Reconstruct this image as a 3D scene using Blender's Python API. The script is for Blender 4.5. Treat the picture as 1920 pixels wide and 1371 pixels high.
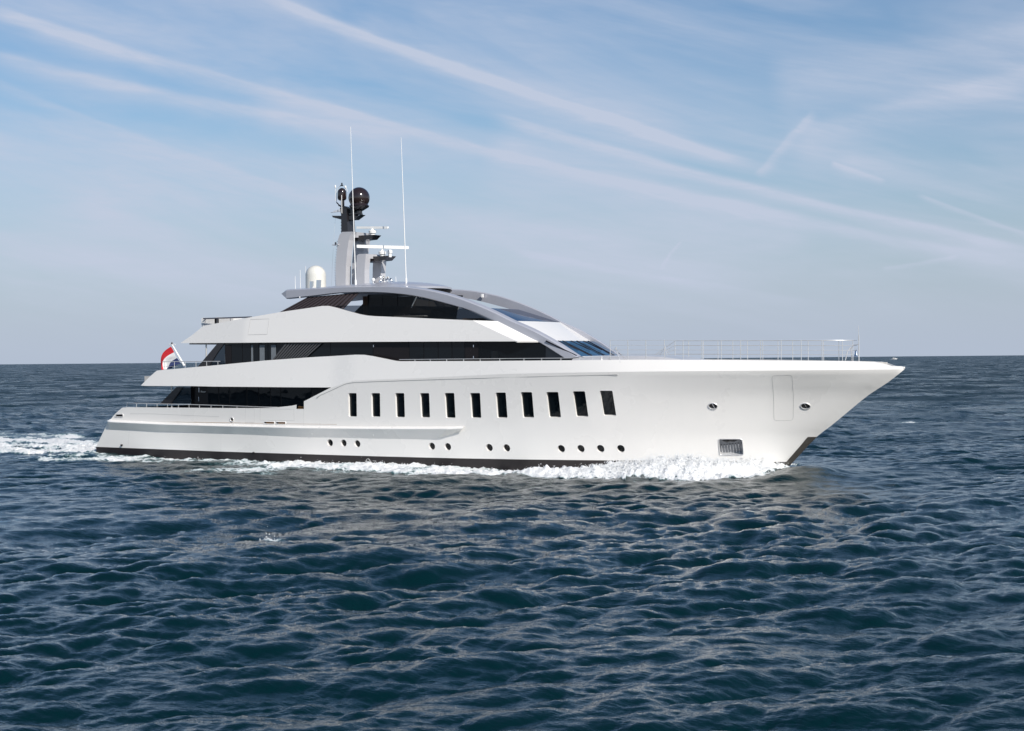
import bpy, math, random
import numpy as np
from mathutils import Vector, Matrix
from mathutils.geometry import delaunay_2d_cdt, tessellate_polygon

# ------------------------------------------------------------------ clearing
for o in list(bpy.data.objects):
    bpy.data.objects.remove(o, do_unlink=True)
S = bpy.context.scene
COL = S.collection
random.seed(7)
RNG = np.random.default_rng(11)

# World frame: +X towards the bow of the yacht, +Y to its port side, Z = 0 mean water level, metres.
# ------------------------------------------------------------------ camera
TH = math.radians(30.0)
CAM = Vector((81.8375, -88.8962, 6.45))
fwd0 = Vector((-math.sin(TH), math.cos(TH), 0)); right0 = Vector((math.cos(TH), math.sin(TH), 0)); up0 = Vector((0, 0, 1))
pitch = math.atan(12/3100.0); roll = math.atan(17/1920.0)
fw = fwd0*math.cos(pitch) - up0*math.sin(pitch)
up = up0*math.cos(pitch) + fwd0*math.sin(pitch)
cr = right0*math.cos(roll) + up*(-math.sin(roll))
cu = right0*math.sin(roll) + up*math.cos(roll)
cam = bpy.data.cameras.new('camera'); camo = bpy.data.objects.new('camera', cam); COL.objects.link(camo)
cam.sensor_width = 36.0; cam.lens = 36.0*3100.0/1920.0
cam.clip_start = 0.5; cam.clip_end = 60000.0
M = Matrix.Identity(4)
for i in range(3):
    M[i][0] = cr[i]; M[i][1] = cu[i]; M[i][2] = -fw[i]; M[i][3] = CAM[i]
camo.matrix_world = M
S.camera = camo
S.render.resolution_x = 1024; S.render.resolution_y = 731

# ------------------------------------------------------------------ light
SUN_DIR = Vector((0.735, -0.400, 0.548)).normalized()
SUN_EL = math.asin(SUN_DIR.z)
SUN_AZ = math.atan2(SUN_DIR.x, SUN_DIR.y)          # clockwise from +Y
sl_ = bpy.data.lights.new('sun', 'SUN'); sl_.energy = 4.75; sl_.angle = math.radians(0.55); sl_.color = (1.0, 0.94, 0.865)
so = bpy.data.objects.new('sun', sl_); COL.objects.link(so)
so.rotation_euler = (-SUN_DIR).to_track_quat('-Z', 'Y').to_euler()
S.view_settings.view_transform = 'Standard'; S.view_settings.look = 'None'
S.view_settings.exposure = 0.0; S.view_settings.gamma = 1.0; S.view_settings.use_curve_mapping = False


class NT:
    """small helper to write node trees"""
    def __init__(s, t): s.t = t; s.n = t.nodes; s.l = t.links
    def node(s, typ, **kw):
        n = s.n.new(typ)
        for k, v in kw.items(): setattr(n, k, v)
        return n
    def put(s, sock, v):
        if isinstance(v, bpy.types.NodeSocket): s.l.new(v, sock)
        else: sock.default_value = v
    def m(s, op, a, b=0.0, c=0.0, clamp=False):
        n = s.node('ShaderNodeMath', operation=op, use_clamp=clamp)
        s.put(n.inputs[0], a); s.put(n.inputs[1], b); s.put(n.inputs[2], c)
        return n.outputs[0]
    def ss(s, x, e0, e1):
        n = s.node('ShaderNodeMapRange', interpolation_type='SMOOTHSTEP')
        s.put(n.inputs['Value'], x); s.put(n.inputs['From Min'], e0); s.put(n.inputs['From Max'], e1)
        return n.outputs[0]
    def mix(s, f, a, b):
        n = s.node('ShaderNodeMix', data_type='RGBA')
        s.put(n.inputs[0], f); s.put(n.inputs[6], a); s.put(n.inputs[7], b)
        return n.outputs[2]
    def noise(s, vec, scale, detail=2.0, rough=0.5, dist=0.0):
        n = s.node('ShaderNodeTexNoise')
        if vec is not None: s.l.new(vec, n.inputs['Vector'])
        n.inputs['Scale'].default_value = scale; n.inputs['Detail'].default_value = detail
        n.inputs['Roughness'].default_value = rough; n.inputs['Distortion'].default_value = dist
        return n.outputs[0]
    def comb(s, x, y, z):
        n = s.node('ShaderNodeCombineXYZ'); s.put(n.inputs[0], x); s.put(n.inputs[1], y); s.put(n.inputs[2], z)
        return n.outputs[0]


# ------------------------------------------------------------------ sky: Nishita with cirrus and old contrails
W = bpy.data.worlds.new('World'); S.world = W; W.use_nodes = True
W.cycles.sampling_method = 'MANUAL'; W.cycles.sample_map_resolution = 512
g = NT(W.node_tree); g.n.clear()
sky = g.node('ShaderNodeTexSky', sky_type='NISHITA', sun_disc=False)
sky.sun_elevation = SUN_EL; sky.sun_rotation = SUN_AZ
sky.altitude = 0.0; sky.air_density = 1.0; sky.dust_density = 1.2; sky.ozone_density = 2.5
tc = g.node('ShaderNodeTexCoord')
sep = g.node('ShaderNodeSeparateXYZ'); g.l.new(tc.outputs['Generated'], sep.inputs[0])
dx, dy, dz = sep.outputs
lr = g.m('ADD', g.m('MULTIPLY', dx, right0.x), g.m('MULTIPLY', dy, right0.y))
lf = g.m('ADD', g.m('MULTIPLY', dx, fwd0.x), g.m('MULTIPLY', dy, fwd0.y))
AZ = g.m('ARCTAN2', lr, lf)
EL = g.m('ARCSINE', g.m('MAXIMUM', g.m('MINIMUM', dz, 1.0), -1.0))
# veil: long soft streaks that slope down to the right, wispy across
u_ = g.m('ADD', AZ, g.m('MULTIPLY', EL, -0.25)); v_ = g.m('ADD', EL, g.m('MULTIPLY', AZ, 0.235))
pv = g.comb(g.m('MULTIPLY', u_, 3.2), g.m('MULTIPLY', v_, 17.0), 0.0)
n1 = g.noise(pv, 1.0, 5.0, 0.55, 0.6)
pv2 = g.comb(g.m('MULTIPLY', u_, 9.0), g.m('MULTIPLY', v_, 60.0), 4.0)
n2 = g.noise(pv2, 1.0, 6.0, 0.6, 0.8)
pv3 = g.comb(g.m('MULTIPLY', AZ, 16.0), g.m('MULTIPLY', EL, 130.0), 9.0)
n3 = g.noise(pv3, 1.0, 5.0, 0.62, 0.5)
veil = g.ss(n1, 0.30, 0.66)
veil = g.m('MULTIPLY', veil, g.m('MULTIPLY_ADD', n2, 0.9, 0.45), clamp=True)
veil = g.m('MULTIPLY', veil, g.m('MULTIPLY_ADD', n3, 0.5, 0.72), clamp=True)
# contrails: start, end, half width (pixels of the photo / 3100), strength
TR = [((-0.1578, 0.2186), (0.1640, 0.1112), 13, .66), ((-0.3158, 0.2061), (-0.0759, 0.1429), 15, .50), ((-0.1268, 0.1551), (0.3241, 0.0477), 13, .52),
      ((-0.0180, 0.1478), (0.3241, 0.0544), 13, .62), ((-0.3161, 0.1796), (-0.0503, 0.1309), 14, .46), ((-0.1009, 0.2074), (0.1199, 0.1299), 44, .24),
      ((-0.3158, 0.2079), (-0.1141, 0.1624), 42, .12), ((-0.3162, 0.1662), (-0.1147, 0.0973), 11, .26), ((-0.3281, 0.1433), (-0.0826, 0.1107), 60, .30),
      ((0.1457, 0.1079), (0.1831, 0.1459), 9, .34), ((0.1641, 0.1287), (0.3220, 0.1649), 36, .40), ((0.1519, 0.1640), (0.3250, 0.1825), 60, .30),
      ((0.1909, 0.1151), (0.2241, 0.1016), 5, .36), ((0.2397, 0.0952), (0.3213, 0.0631), 5, .42), ((0.2195, 0.0520), (0.2651, 0.0585), 4, .34),
      ((0.0893, 0.0536), (0.1032, 0.0707), 3, .32), ((-0.0058, 0.0672), (0.1915, 0.0304), 9, .26), ((-0.2815, 0.1084), (0.1730, 0.0599), 70, .30),
      ((-0.0181, 0.1320), (0.1918, 0.0721), 50, .34), ((-0.3172, 0.0650), (-0.0189, 0.0432), 60, .24), ((0.1922, 0.1160), (0.3245, 0.1018), 26, .22)]
tr = None
wob = g.m('MULTIPLY', g.m('SUBTRACT', g.noise(pv, 2.2, 3.0), 0.5), 0.016)
for (a0, e0), (a1, e1), hw, st in TR:
    L = math.hypot(a1-a0, e1-e0); ux, uy = (a1-a0)/L, (e1-e0)/L; hw = hw/3100.0
    pa = g.m('SUBTRACT', AZ, a0); pe = g.m('SUBTRACT', EL, e0)
    al = g.m('DIVIDE', g.m('ADD', g.m('MULTIPLY', pa, ux), g.m('MULTIPLY', pe, uy)), L)
    d = g.m('ADD', g.m('ADD', g.m('MULTIPLY', pa, -uy), g.m('MULTIPLY', pe, ux)), g.m('MULTIPLY', wob, 0.6))
    # slightly bowed
    d = g.m('ADD', d, g.m('MULTIPLY', g.m('MULTIPLY', al, g.m('SUBTRACT', 1.0, al)), 0.010*L/0.5))
    d = g.m('ADD', g.m('MULTIPLY', g.m('MAXIMUM', d, 0.0), 1.7), g.m('MULTIPLY', g.m('MINIMUM', d, 0.0), 0.75))
    q = g.m('DIVIDE', d, hw); q = g.m('MULTIPLY', q, q)
    k = g.m('DIVIDE', 1.0, g.m('ADD', 1.0, g.m('MULTIPLY', q, g.m('ADD', 0.6, q))))
    k = g.m('MULTIPLY', k, g.m('MULTIPLY', g.ss(al, 0.0, 0.10), g.ss(al, 1.0, 0.86)))
    k = g.m('MULTIPLY', k, st)
    tr = k if tr is None else g.m('ADD', tr, k)
n4 = g.noise(g.comb(g.m('MULTIPLY', u_, 26.0), g.m('MULTIPLY', v_, 190.0), 2.0), 1.0, 5.0, 0.65, 1.0)
tr = g.m('MULTIPLY', tr, g.m('ADD', 0.0, g.m('MULTIPLY', g.m('ADD', g.m('ADD', n2, n3), g.m('MULTIPLY', n4, 1.3)), 0.65)))
cl = g.m('ADD', g.m('MULTIPLY', veil, 0.66), g.m('MULTIPLY', tr, 0.95), clamp=True)
cl = g.m('MULTIPLY', cl, g.m('MULTIPLY_ADD', g.ss(EL, 0.0, 0.05), .85, .15))
cl = g.m('MULTIPLY', cl, g.ss(EL, 0.36, 0.20))
skyc = g.node('ShaderNodeMix', data_type='RGBA', blend_type='MULTIPLY'); skyc.inputs[0].default_value = 1.0
g.l.new(sky.outputs[0], skyc.inputs[6]); skyc.inputs[7].default_value = (0.79, 0.93, 1.04, 1)
CLOUD = g.node('ShaderNodeRGB'); CLOUD.outputs[0].default_value = (5.5, 6.05, 7.4, 1)
# low haze over the horizon, then the clouds in front of it
HZ = g.node('ShaderNodeRGB'); HZ.outputs[0].default_value = (4.85, 5.55, 6.85, 1)
hz = g.m('MULTIPLY', g.ss(EL, 0.15, -0.01), 0.88)
fin = g.mix(hz, skyc.outputs[2], HZ.outputs[0])
fin = g.mix(g.m('MULTIPLY', cl, 0.90), fin, CLOUD.outputs[0])
bg = g.node('ShaderNodeBackground'); bg.inputs[1].default_value = 0.10
g.l.new(fin, bg.inputs[0])
wo = g.node('ShaderNodeOutputWorld'); g.l.new(bg.outputs[0], wo.inputs[0])


# ------------------------------------------------------------------ materials
def mat(name, col, rough=0.4, metal=0.0, coat=0.0, spec=0.5, var=0.03, vscale=1.5, bump=0.0, ior=1.5):
    m = bpy.data.materials.new(name); m.use_nodes = True
    t = NT(m.node_tree); b = t.n['Principled BSDF']
    tcn = t.node('ShaderNodeTexCoord')
    n = t.noise(tcn.outputs['Object'], vscale, 4.0, 0.6)
    c0 = [max(0, c*(1-var*2)) for c in col]; c1 = [min(1, c*(1+var*2)) for c in col]
    mx = t.mix(n, (*c0, 1), (*c1, 1)); t.l.new(mx, b.inputs['Base Color'])
    r = t.m('MULTIPLY_ADD', n, 0.12, rough-0.06, clamp=True); t.l.new(r, b.inputs['Roughness'])
    b.inputs['Metallic'].default_value = metal; b.inputs['Coat Weight'].default_value = coat
    b.inputs['Coat Roughness'].default_value = 0.08
    b.inputs['Specular IOR Level'].default_value = spec; b.inputs['IOR'].default_value = ior
    if bump:
        bn = t.node('ShaderNodeBump'); bn.inputs['Strength'].default_value = 1.0; bn.inputs['Distance'].default_value = bump
        n2_ = t.noise(tcn.outputs['Object'], 0.8, 3.0, 0.5)
        t.l.new(n2_, bn.inputs['Height']); t.l.new(bn.outputs[0], b.inputs['Normal'])
    return m


WHITE = mat('white_paint', (.80, .782, .755), .28, coat=.4, var=.006, vscale=.25)
WHITE2 = mat('white_fitting', (.80, .80, .79), .35, var=.02)
CREAM = mat('cream_dome', (.66, .65, .60), .25, coat=.4, var=.02)
GREY = mat('grey_metallic_paint', (.43, .44, .49), .34, metal=.2, coat=.4, var=.03)
LGREY = mat('light_grey_paint', (.50, .50, .52), .35, metal=.1, coat=.3, var=.03)
DECK = mat('pale_deck', (.50, .48, .45), .6, var=.05, vscale=4)
TEAK = mat('teak_planks', (.30, .19, .10), .55, var=.15, vscale=6)
BLACK = mat('black_gloss', (.018, .016, .018), .16, coat=.3, var=.1)
BROWN = mat('brown_gloss', (.022, .013, .012), .12, coat=.6, var=.1)
BOOT = mat('antifouling_dark', (.017, .013, .014), .45, var=.25, vscale=2)
STEMP = mat('stem_bronze', (.11, .10, .09), .35, metal=.4, var=.2, vscale=3)
STEEL = mat('stainless_steel', (.66, .66, .66), .3, metal=.45, var=.03)
CHROME = mat('chrome', (.80, .81, .83), .08, metal=1.0, var=.02)
BRONZE = mat('bronze', (.35, .20, .08), .4, metal=.8, var=.1)
RUBBER = mat('dark_gap', (.02, .02, .022), .6)
SEAM = mat('seam_grey', (.42, .42, .41), .6)
WALL = mat('charcoal_wall', (.013, .011, .012), .25, spec=.25, var=.08)
LOUV2 = mat('grey_louvre', (.085, .085, .09), .3, var=.1)
LOUV = mat('dark_louvre', (.050, .040, .042), .35, var=.1)
CUSH = mat('white_canvas', (.75, .74, .72), .8, var=.04, vscale=5)
WOOD = mat('walnut_wood', (.20, .115, .05), .4, var=.25, vscale=7)
CURT = mat('pale_curtain', (.16, .18, .20), .8, var=.1, vscale=9)
RADAR = mat('radar_white', (.82, .82, .80), .3, coat=.2, var=.01)


def glass(name, tint, trans, rough=0.02, base=(.004, .006, .008), ior=1.36):
    m = bpy.data.materials.new(name); m.use_nodes = True
    t = NT(m.node_tree); t.n.clear()
    tr_ = t.node('ShaderNodeBsdfTransparent'); tr_.inputs[0].default_value = (*tint, 1)
    pr = t.node('ShaderNodeBsdfPrincipled'); pr.inputs['Base Color'].default_value = (*base, 1)
    pr.inputs['Roughness'].default_value = rough; pr.inputs['IOR'].default_value = ior
    tcn = t.node('ShaderNodeTexCoord'); n = t.noise(tcn.outputs['Object'], .7, 2.0)
    bn = t.node('ShaderNodeBump'); bn.inputs['Distance'].default_value = .006; t.l.new(n, bn.inputs['Height'])
    t.l.new(bn.outputs[0], pr.inputs['Normal'])
    mx = t.node('ShaderNodeMixShader'); mx.inputs[0].default_value = 1-trans
    t.l.new(tr_.outputs[0], mx.inputs[1]); t.l.new(pr.outputs[0], mx.inputs[2])
    o = t.node('ShaderNodeOutputMaterial'); t.l.new(mx.outputs[0], o.inputs[0])
    return m


GLASS = glass('smoked_glass', (.50, .52, .55), .35)
GLASS2 = glass('tinted_glass', (.55, .62, .68), .42)
PANE = glass('window_pane', (.05, .05, .06), .02)
SHIELD = glass('wheelhouse_glass', (.50, .62, .75), .10, base=(.045, .12, .22), ior=1.7)


# ------------------------------------------------------------------ mesh helpers
class MB:
    def __init__(s): s.v = []; s.f = []; s.mi = []
    def add(s, vs, fs, mi=0):
        k = len(s.v); s.v += [tuple(map(float, v)) for v in vs]; s.f += [tuple(i+k for i in f) for f in fs]; s.mi += [mi]*len(fs)
        return s
    def box(s, x0, x1, y0, y1, z0, z1, mi=0):
        v = [(x, y, z) for z in (z0, z1) for y in (y0, y1) for x in (x0, x1)]
        return s.add(v, [(0, 2, 3, 1), (4, 5, 7, 6), (0, 1, 5, 4), (2, 6, 7, 3), (0, 4, 6, 2), (1, 3, 7, 5)], mi)
    def prism(s, poly, y0, y1, mi=0, bev=0.0):
        """poly: (x, z) outline pushed from y0 to y1"""
        n = len(poly)
        a = sum(poly[i][0]*poly[(i+1) % n][1]-poly[(i+1) % n][0]*poly[i][1] for i in range(n))
        if a < 0: poly = poly[::-1]
        if y1 < y0: y0, y1 = y1, y0
        tri = tessellate_polygon([[Vector((p[0], p[1], 0)) for p in poly]])
        vs = [(p[0], y0, p[1]) for p in poly]+[(p[0], y1, p[1]) for p in poly]
        fs = []
        for t in tri:
            A, B, C_ = [Vector((poly[i][0], poly[i][1])) for i in t]
            cr_ = (B-A).x*(C_-A).y-(B-A).y*(C_-A).x
            t = tuple(t) if cr_ > 0 else tuple(t[::-1])
            fs.append(t); fs.append(tuple(i+n for i in t[::-1]))
        for i in range(n): fs.append((i, i+n, (i+1) % n+n, (i+1) % n)[::-1] if True else 0)
        return s.add(vs, fs, mi)
    def tube(s, pts, r, n=8, mi=0, cap=True):
        pts = [Vector(p) for p in pts]; rr = r if isinstance(r, (list, tuple)) else [r]*len(pts)
        vs = []; fs = []
        prev = None
        for i, p in enumerate(pts):
            d = (pts[min(i+1, len(pts)-1)]-pts[max(i-1, 0)]).normalized()
            ref = Vector((0, 0, 1)) if abs(d.z) < .9 else Vector((1, 0, 0))
            a = d.cross(ref).normalized() if prev is None else (prev-d*prev.dot(d)).normalized()
            prev = a; b = d.cross(a)
            for k in range(n):
                an = 2*math.pi*k/n
                vs.append(p+(a*math.cos(an)+b*math.sin(an))*rr[i])
        for i in range(len(pts)-1):
            for k in range(n):
                k2 = (k+1) % n; fs.append((i*n+k, i*n+k2, (i+1)*n+k2, (i+1)*n+k))
        if cap: fs.append(tuple(range(n))[::-1]); fs.append(tuple((len(pts)-1)*n+k for k in range(n)))
        return s.add(vs, fs, mi)
    def lathe(s, prof, c, n=28, axis=(0, 0, 1), mi=0):
        """prof: (r, h) bottom to top about axis at c"""
        ax = Vector(axis).normalized(); ref = Vector((1, 0, 0)) if abs(ax.x) < .9 else Vector((0, 1, 0))
        a = ax.cross(ref).normalized(); b = ax.cross(a); c = Vector(c); vs = []; fs = []
        for (r, h) in prof:
            for k in range(n):
                an = 2*math.pi*k/n; vs.append(c+ax*h+(a*math.cos(an)+b*math.sin(an))*max(r, 1e-4))
        for i in range(len(prof)-1):
            for k in range(n):
                k2 = (k+1) % n; fs.append((i*n+k, i*n+k2, (i+1)*n+k2, (i+1)*n+k))
        fs.append(tuple(range(n))[::-1]); fs.append(tuple((len(prof)-1)*n+k for k in range(n)))
        return s.add(vs, fs, mi)
    def poly(s, pts, mi=0):
        return s.add(pts, [tuple(range(len(pts)))], mi)
    def plate(s, pts, th, mi=0):
        """a flat polygon of 3D points given a thickness along its own normal"""
        P = [Vector(p) for p in pts]; nrm = Vector((0, 0, 0))
        for i in range(len(P)): nrm += (P[i]-P[0]).cross(P[(i+1) % len(P)]-P[0])
        nrm.normalize(); n = len(P); Q = [p-nrm*th for p in P]
        fs = [tuple(range(n)), tuple(range(n, 2*n))[::-1]]+[(i, i+n, (i+1) % n+n, (i+1) % n) for i in range(n)]
        return s.add(P+Q, fs, mi)
    def mirror(s):
        k = len(s.v); s.v += [(x, -y, z) for x, y, z in s.v]; s.f += [tuple(i+k for i in f[::-1]) for f in s.f]; s.mi += s.mi
        return s
    def pair(s, name, mats, parent=None, smooth=None):
        """the starboard piece and its port twin as two objects"""
        p = MB(); p.v = [(x, -y, z) for x, y, z in s.v]; p.f = [f[::-1] for f in s.f]; p.mi = list(s.mi)
        o = s.build(name, mats, parent, smooth); p.build(name, mats, parent, smooth); return o
    def build(s, name, mats, parent=None, smooth=None):
        me = bpy.data.meshes.new(name); me.from_pydata(s.v, [], s.f)
        for m in (mats if isinstance(mats, list) else [mats]): me.materials.append(m)
        if any(s.mi): me.polygons.foreach_set('material_index', s.mi)
        if smooth is not None:
            me.polygons.foreach_set('use_smooth', [True]*len(me.polygons))
            me.set_sharp_from_angle(angle=math.radians(smooth))
        me.update()
        o = bpy.data.objects.new(name, me); COL.objects.link(o)
        if parent is not None: o.parent = parent
        return o


def thing(name, label, cat, loc=(0, 0, 0), group=None):
    o = bpy.data.objects.new(name, None); COL.objects.link(o); o.location = loc
    o['label'] = label; o['category'] = cat
    if group: o['group'] = group
    return o


def lab(o, text): o['label'] = text; return o


def pchip(xs, ys):
    xs = np.array(xs, float); ys = np.array(ys, float); h = np.diff(xs); dl = np.diff(ys)/h
    m = np.zeros_like(ys); m[0] = dl[0]; m[-1] = dl[-1]
    for i in range(1, len(xs)-1):
        if dl[i-1]*dl[i] > 0:
            w1 = 2*h[i]+h[i-1]; w2 = h[i]+2*h[i-1]; m[i] = (w1+w2)/(w1/dl[i-1]+w2/dl[i])
    def f(x):
        x = np.clip(np.asarray(x, float), xs[0], xs[-1])
        i = np.clip(np.searchsorted(xs, x, side='right')-1, 0, len(h)-1)
        t = (x-xs[i])/h[i]; t2 = t*t; t3 = t2*t
        return (2*t3-3*t2+1)*ys[i]+(t3-2*t2+t)*h[i]*m[i]+(-2*t3+3*t2)*ys[i+1]+(t3-t2)*h[i]*m[i+1]
    return f


# half breadths of the hull (knuckle line, boot line) and the raked stem
bkn = pchip([-2, 0, 4, 10, 20, 33, 36, 39.5, 42, 44, 46, 48, 50, 52, 53.5, 54.6, 55.25], [4.8, 4.9, 5.08, 5.2, 5.2, 5.2, 5.12, 4.88, 4.5, 4.1, 3.6, 3.0, 2.3, 1.5, .85, .35, .0])
bbt = pchip([-2, 0, 20, 28, 33, 37, 40, 43, 46, 48, 48.8], [4.45, 4.5, 4.6, 4.5, 4.15, 3.6, 3.0, 2.2, 1.2, .42, 0.])
xst = pchip([-1.6, .5, 1.96, 2.61, 3.48, 4.32, 4.99, 5.7], [46.6, 48.8, 50.24, 51.12, 52.2, 53.27, 54.33, 55.25])


def hb(X, Z):
    X = np.asarray(X, float); Z = np.asarray(Z, float)
    t = np.clip((Z-.5)/5.2, -.4, 1.0)
    xs = xst(np.minimum(Z, 5.7)); s = np.minimum((X-26)/(xs-26), 1.0)
    xb = np.where(X > 26, 26+s*22.8, X); xk = np.where(X > 26, 26+s*29.25, X)
    k = np.clip((X-38)/12, 0, 1)*.9; tp = np.clip(t, 0, 1)
    tt = np.where(t > 0, tp*(1-k)+k*tp**3.5, t)
    b = np.maximum(bbt(xb)*(1-tt)+bkn(xk)*tt, 0.0)
    return np.where(X > 40, np.sqrt(b*b+.16*b)-.08*np.clip(b, 0, 1), b)


zc = pchip([-2, 4, 12, 20.2, 22.2, 26, 35, 44, 55.3], [4.85, 4.86, 4.82, 4.78, 5.2, 5.32, 5.62, 5.69, 5.70])
slp = pchip([-2, 18, 30, 36, 42, 46, 50, 53, 55.25], [.10, .10, .10, .14, .36, .42, .42, .30, .0])
bcs = pchip([-2, 4, 8, 12, 20], [4.6, 4.85, 5.0, 5.07, 5.09])


def bu(X, Z):
    X = np.asarray(X, float); z = zc(X); c = np.where(X < 20, bcs(X), hb(X, z))
    return np.maximum(c-slp(X)*(np.asarray(Z, float)-z), 0.0)


def pip(px, pz, poly):
    ins = np.zeros(len(px), bool); n = len(poly)
    for i in range(n):
        x0, z0 = poly[i]; x1, z1 = poly[(i+1) % n]
        c = (z0 > pz) != (z1 > pz)
        if z0 == z1: continue
        ins ^= c & (px < (x1-x0)*(pz-z0)/(z1-z0)+x0)
    return ins


def densify(poly, step):
    out = []
    for i in range(len(poly)):
        a = poly[i]; b = poly[(i+1) % len(poly)]; n = max(1, int(math.hypot(b[0]-a[0], b[1]-a[1])/step))
        out += [(a[0]+(b[0]-a[0])*k/n, a[1]+(b[1]-a[1])*k/n) for k in range(n)]
    return out


def skin(fn, outline, holes=(), gx=.5, gz=.35, thick=0.0, both=True, extra=None):
    """plating: a (x, z) outline with holes laid on the surface y = -fn(x, z); returns an MB plus per-vertex normals"""
    out = densify(outline, gx); hs = [list(h) for h in holes]
    pts = []; edges = []
    for loop in [out]+hs:
        k = len(pts); pts += loop; edges += [(k+i, k+(i+1) % len(loop)) for i in range(len(loop))]
    xs = [p[0] for p in out]; zs = [p[1] for p in out]
    X, Z = np.meshgrid(np.arange(min(xs), max(xs), gx), np.arange(min(zs), max(zs), gz)); X = X.ravel(); Z = Z.ravel()
    ok = pip(X, Z, out)
    P = np.array(pts)
    for h in hs:
        h_ = np.array(h); ok &= ~((X > h_[:, 0].min()-.1) & (X < h_[:, 0].max()+.1) & (Z > h_[:, 1].min()-.1) & (Z < h_[:, 1].max()+.1))
    X = X[ok]; Z = Z[ok]
    keep = np.array([((P[:, 0]-x)**2+(P[:, 1]-z)**2).min() > .02 for x, z in zip(X, Z)], bool)
    pts += list(zip(X[keep], Z[keep]))
    V, E, F, _, _, _ = delaunay_2d_cdt([Vector(p) for p in pts], edges, [], 0, 1e-5)
    VX = np.array([v.x for v in V]); VZ = np.array([v.y for v in V])
    cx = np.array([VX[list(f)].mean() for f in F]); cz = np.array([VZ[list(f)].mean() for f in F])
    inn = pip(cx, cz, out)
    for h in hs: inn &= ~pip(cx, cz, h)
    b = fn(VX, VZ)
    e = .06
    nx = -(fn(VX+e, VZ)-fn(VX-e, VZ))/(2*e); nz = -(fn(VX, VZ+e)-fn(VX, VZ-e))/(2*e)
    N = np.stack([nx, -np.ones_like(nx), nz], 1); N /= np.linalg.norm(N, axis=1)[:, None]
    m = MB(); fs = []
    for f, k in zip(F, inn):
        if not k: continue
        a = [(VX[i], VZ[i]) for i in f]
        ar = (a[1][0]-a[0][0])*(a[2][1]-a[0][1])-(a[2][0]-a[0][0])*(a[1][1]-a[0][1])
        fs.append(tuple(f) if ar > 0 else tuple(f[::-1]))
    vs = list(zip(VX, -b, VZ)); norms = [tuple(n) for n in N]
    m.add(vs, fs)
    if thick:
        # inner face and a closed rim
        ec = {}
        for f in fs:
            for i in range(len(f)):
                a_, b_ = f[i], f[(i+1) % len(f)]; ec[(a_, b_)] = ec.get((a_, b_), 0)+1
        k = len(m.v); yb = [min(v[1]+thick, 0.0) for v in vs]
        m.add([(v[0], y, v[2]) for v, y in zip(vs, yb)], [f[::-1] for f in fs]); norms += [(-n[0], -n[1], -n[2]) for n in norms]
        rim = [(a_, b_) for (a_, b_) in ec if (b_, a_) not in ec]
        for a_, b_ in rim:
            v0, v1, v2, v3 = m.v[a_], m.v[a_+k], m.v[b_+k], m.v[b_]
            nn = (Vector(v1)-Vector(v0)).cross(Vector(v3)-Vector(v0))
            if nn.length > 0: nn.normalize()
            m.add([v0, v1, v2, v3], [(0, 1, 2, 3)]); norms += [tuple(nn)]*4
    if both:
        n0 = len(norms); m.mirror(); norms += [(n[0], -n[1], n[2]) for n in norms[:n0]]
    return m, norms


def skin_build(m, norms, name, mats, parent):
    o = m.build(name, mats, parent)
    me = o.data; me.polygons.foreach_set('use_smooth', [True]*len(me.polygons))
    me.normals_split_custom_set_from_vertices([Vector(n) if Vector(n).length > 0 else Vector((0, 0, 1)) for n in norms])
    return o


def onhull(p, fn=hb, off=0.0):
    return (p[0], -float(fn(p[0], p[1]))-off, p[1])


def round_rect(p, r=.07, k=3):
    """rounded version of a 4 point outline"""
    out = []; n = len(p)
    for i in range(n):
        a = Vector(p[i-1]); b = Vector(p[i]); c = Vector(p[(i+1) % n])
        d0 = (a-b).normalized(); d1 = (c-b).normalized(); s0 = b+d0*r; s1 = b+d1*r
        for j in range(k+1):
            t = j/k; out.append(tuple((s0*(1-t)+b*t)*(1-t)+(b*(1-t)+s1*t)*t))
    return out


def circle(c, r, n=20, rx=None):
    return [(c[0]+(rx or r)*math.cos(2*math.pi*i/n), c[1]+r*math.sin(2*math.pi*i/n)) for i in range(n)]


# =================================================================== THE YACHT
yacht = thing('yacht', 'long white superyacht with silver arches and a dark radar mast, cutting through the sea', 'yacht')

# openings in the topsides
WT = [(654.5, 669, 655, 670), (698, 712.3, 698.5, 713), (742.5, 757.8, 743, 759), (788.7, 804.7, 789.7, 806), (834.5, 851.7, 836.7, 853.6),
      (882.2, 900.1, 884.7, 902.2), (930, 948.3, 933, 951.5)]
win_px = [[(21.669, 4.430), (22.295, 4.431), (22.177, 2.961), (21.562, 2.955)],
          [(23.389, 4.434), (24.052, 4.436), (23.934, 2.968), (23.290, 2.962)],
          [(25.165, 4.439), (25.828, 4.440), (25.742, 2.959), (25.087, 2.953)],
          [(26.964, 4.443), (27.630, 4.445), (27.549, 2.963), (26.906, 2.957)],
          [(28.716, 4.454), (29.407, 4.456), (29.348, 2.955), (28.675, 2.949)],
          [(30.499, 4.458), (31.197, 4.460), (31.123, 2.971), (30.453, 2.965)],
          [(32.247, 4.487), (32.946, 4.489), (32.884, 2.986), (32.196, 2.981)],
          [(33.933, 4.516), (34.679, 4.517), (34.620, 3.013), (33.894, 3.007)],
          [(35.597, 4.524), (36.365, 4.525), (36.332, 3.037), (35.582, 3.032)],
          [(37.275, 4.568), (38.033, 4.568), (38.019, 3.085), (37.282, 3.080)],
          [(38.928, 4.598), (39.674, 4.597), (39.655, 3.151), (38.932, 3.149)]]
win_loops = [round_rect(p, .075) for p in win_px]
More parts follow.
